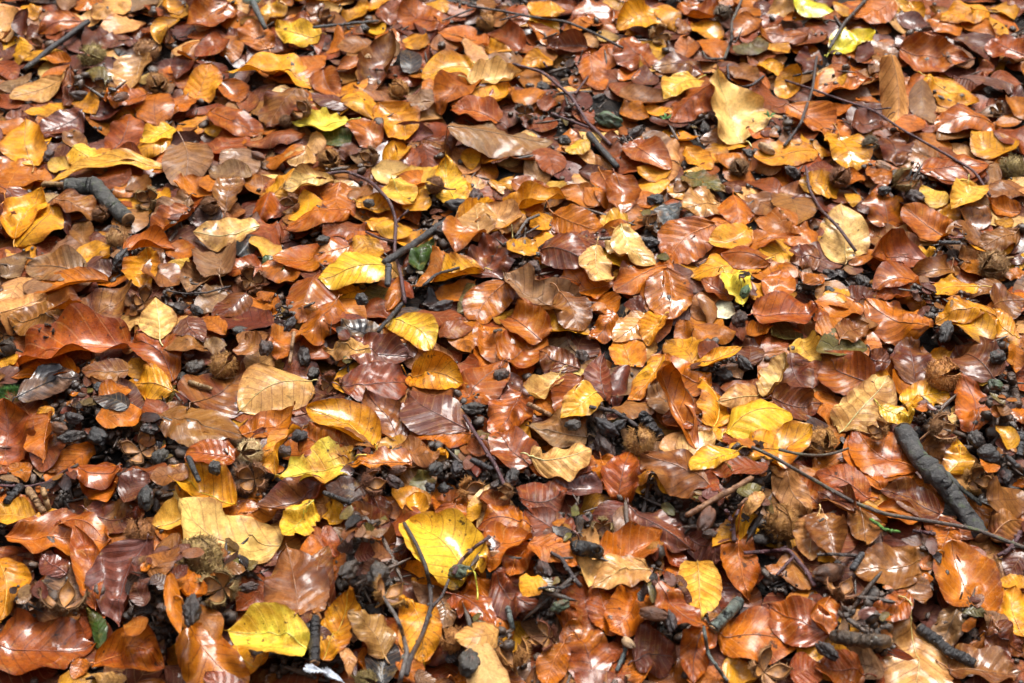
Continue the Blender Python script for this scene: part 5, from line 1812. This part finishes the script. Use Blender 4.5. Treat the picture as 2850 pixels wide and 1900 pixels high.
for k, ox, oy, a, lab in OTHERS:
    if k == 'gap': continue
    if k in ('husk', 'nut', 'stone'):
        v = a.split()
        X, Y = ox + float(v[0]) * S, oy + float(v[1]) * S
        if k == 'husk': husk(X, Y, float(v[2]) * S, int(v[3]), v[4], lab)
        elif k == 'nut':
            if 'stone' in lab or 'pebble' in lab: nut(X, Y, float(v[2]) * S, v[3], lab, 'pebble', 'pebble')
            else: nut(X, Y, float(v[2]) * S, v[3], lab)
        else: nut(X, Y, float(v[2]) * S, v[3], lab, 'charred_lump', 'lump')
    elif k == 'stick': stick(ox, oy, a, lab)
for k, ox, oy, a, lab in OTHERS:
    if k == 'twig': twig(ox, oy, a, lab)
    elif k == 'fungus':
        v = [float(x) for x in a.split()]
        P, rad = path3([(ox + v[0] * S, oy + v[1] * S), (ox + v[2] * S, oy + v[3] * S)], 60 * S, .6, .4, 12)
        P[:, 2] += np.linspace(.012, 0, 12)
        e = link('small_fungus', None, loc=P[-1]); e.empty_display_size = .01; tag(e, lab, 'fungus')
        stick_obj('stem', P, rad, M_BARK, (.07, .075, .07), parent=e, sides=12, taper=(1, .7), org=P[-1])
        V, F = ico(3); V = V * np.array([.0135, .012, .0105]); V[:, 2] = np.where(V[:, 2] < -.003, -.003 + V[:, 2] * .1, V[:, 2])
        link('cap', mesh_np('cap', V + (P[0] - P[-1]) + np.array([0, 0, .002]), F), M_MINT, e)
    elif k == 'sprout':
        x, y = [float(q) for q in a.split()]; p = at(ox + x * S, oy + y * S, .02); z = hstat(p[0], p[1], .004, 70); p = at(ox + x * S, oy + y * S, z + .004)
        e = link('sprout', None, loc=p); e.empty_display_size = .01; tag(e, lab, 'sprout')
        for j in range(5):
            az = j * 1.3 + rng.uniform(0, .5); G, uv = leaf_shape(.010, .0035, 8, 4, '', rng); G = G + np.array([.005, 0, 0])
            dd, cc_, nn = frame(np.array([-.5 * math.cos(az), -.5 * math.sin(az), 1]), az)
            link('leaflet', mesh_np('leaflet', (G[..., :1] * dd + G[..., 1:2] * cc_ + G[..., 2:3] * nn).reshape(-1, 3), grid_faces(8, 4), uv.reshape(-1, 2)), M_MOSS, e)
    elif k == 'moss':
        x, y, r = [float(q) for q in a.split()[:3]]; p = at(ox + x * S, oy + y * S, .02); R = r * S / 2850 * K * 1.4; z = hstat(p[0], p[1], R, 60)
        Vs, Fs, n = [], [], 0
        for _ in range(1400):
            aa, rr = rng.uniform(0, 6.3), R * math.sqrt(rng.random()); q = np.array([p[0] + rr * math.cos(aa) * 1.2, p[1] + rr * math.sin(aa), z])
            q[2] += .006 * (1 - (rr / R) ** 2); dv = np.array([rng.normal(0, .5), rng.normal(0, .5), 1]); sd = np.array([math.cos(aa), math.sin(aa), 0]) * .0003
            tp = q + dv * rng.uniform(.002, .005); Vs += [q - sd, q + sd, tp]; Fs.append((n, n + 1, n + 2)); n += 3
        o = link('moss_tuft', mesh_py('moss_tuft', Vs, Fs), M_MOSS); tag(o, lab, 'moss', kind='stuff')
    elif k == 'feather':
        v = [float(x) for x in a.split()]
        P, rad = path3([(ox + v[0] * S, oy + v[1] * S), (ox + (v[0] + v[2]) / 2 * S + 6, oy + (v[1] + v[3]) / 2 * S - 8), (ox + v[2] * S, oy + v[3] * S)], 8 * S, 2.0, .3, 24)
        P[:, 2] += .004
        e = link('feather', None, loc=P[-1]); e.empty_display_size = .01; tag(e, lab, 'feather')
        stick_obj('shaft', P, rad, M_WHITE, (.7, .7, .7), parent=e, sides=6, taper=(.4, 1), org=P[-1])
        Vs, Fs, n = [], [], 0
        T = np.gradient(P, axis=0); T /= np.linalg.norm(T, axis=1)[:, None]
        for sg in (-1, 1):
            for i in np.arange(.5, 22, .26):
                i0 = int(i); fr = i - i0; q = P[i0] * (1 - fr) + P[i0 + 1] * fr; t_ = T[i0]; sd = np.cross(t_, [0, 0, 1.0]) * sg
                ln = .0055 * math.sin(PI * min(1, (i + 1) / 23)) ** .6 * rng.uniform(.8, 1.05)
                tp = q - t_ * ln * 1.1 + sd * ln + np.array([0, 0, rng.uniform(0, .0015)]); md = (q + tp) / 2 + np.array([0, 0, .001])
                Vs += [q - t_ * .0003, q + t_ * .0003, md + t_ * .0003, md - t_ * .0003, tp]; Fs += [(n, n + 1, n + 2, n + 3), (n + 3, n + 2, n + 4)]; n += 5
        link('vane', mesh_py('vane', np.array(Vs) - P[-1], Fs), M_WHITE, e)

# litter outside the frame so the place goes on
scatter(2600, LIVEMIX, .22, (.045, .066), .0, REG, only='out')
o = bag.build('leaf_litter', M_LITTER)
tag(o, 'dense litter of small and half buried brown leaves underneath the larger leaves', 'leaf litter', kind='stuff')

# ------------------------------------------------------------------ light
w = bpy.data.worlds.new('World'); SC.world = w; w.use_nodes = True
nt = w.node_tree; nt.nodes.clear()
class W2(NT):
    def __init__(s, nt): s.nt = nt
t = W2(nt)
SUN_EL, SUN_AZ = math.radians(58), math.radians(20)
sky = t.n('ShaderNodeTexSky'); sky.sky_type = 'NISHITA'; sky.sun_disc = False
sky.sun_elevation = SUN_EL; sky.sun_rotation = SUN_AZ; sky.dust_density = 4.0; sky.air_density = 1.0
tc = t.n('ShaderNodeTexCoord'); dirv = tc.outputs['Generated']
sepz = t.n('ShaderNodeSeparateXYZ'); t.set(sepz, 0, dirv)
hsv = t.n('ShaderNodeHueSaturation'); t.set(hsv, 'Saturation', .35); t.set(hsv, 'Color', sky.outputs[0]); t.set(hsv, 'Value', 1.0)
cloud = t.ramp(t.noise(dirv, 2.6, 5, .6), .42, .60, .55, 2.6)
c = t.mix(1.0, hsv.outputs[0], t.mix(cloud, (0, 0, 0, 1), (1, 1, 1, 1)), 'MULTIPLY')
sc_ = t.n('ShaderNodeVectorMath', operation='SCALE'); t.set(sc_, 0, hsv.outputs[0]); t.set(sc_, 'Scale', cloud)
# the wood around: trunks and crowns below and between, open cloudy sky above
can = t.noise(dirv, 7.0, 6, .7)
edge = t.math('ADD', sepz.outputs[2], t.math('MULTIPLY', t.math('SUBTRACT', can, .5), 1.1))
open_ = t.ramp(edge, .52, .86)
fin = t.mix(open_, (.30, .26, .18, 1), sc_.outputs[0])
bg = t.n('ShaderNodeBackground'); t.set(bg, 'Color', fin); t.set(bg, 'Strength', SKY)
out = t.n('ShaderNodeOutputWorld'); t.set(out, 0, bg.outputs[0])
sl = bpy.data.lights.new('sun', 'SUN'); sl.energy = SUNE; sl.angle = math.radians(28); sl.color = (1, .97, .92)
so = bpy.data.objects.new('sun', sl); COL.objects.link(so)
# Nishita azimuth: rotation 0 = +Y, growing clockwise seen from above
sd = Vector((math.sin(SUN_AZ) * math.cos(SUN_EL), math.cos(SUN_AZ) * math.cos(SUN_EL), math.sin(SUN_EL)))
so.rotation_euler = sd.to_track_quat('Z', 'Y').to_euler()

cam = bpy.data.cameras.new('camera'); cam.lens = LENS; cam.sensor_width = 36; cam.clip_start = .02; cam.clip_end = 400
cam.dof.use_dof = True; cam.dof.focus_distance = 1.38; cam.dof.aperture_fstop = 9.0
co = bpy.data.objects.new('camera', cam); COL.objects.link(co)
co.location = (0, 0, HC); co.rotation_euler = (PI / 2 - PITCH, 0, 0); SC.camera = co
SC.view_settings.view_transform = 'Standard'; SC.view_settings.look = 'None'; SC.view_settings.exposure = EXPO; SC.view_settings.gamma = 1
SC.cycles.max_bounces = 5; SC.cycles.diffuse_bounces = 3; SC.cycles.glossy_bounces = 2; SC.cycles.transmission_bounces = 2
SC.cycles.use_adaptive_sampling = True; SC.cycles.adaptive_threshold = .02; SC.cycles.use_denoising = True
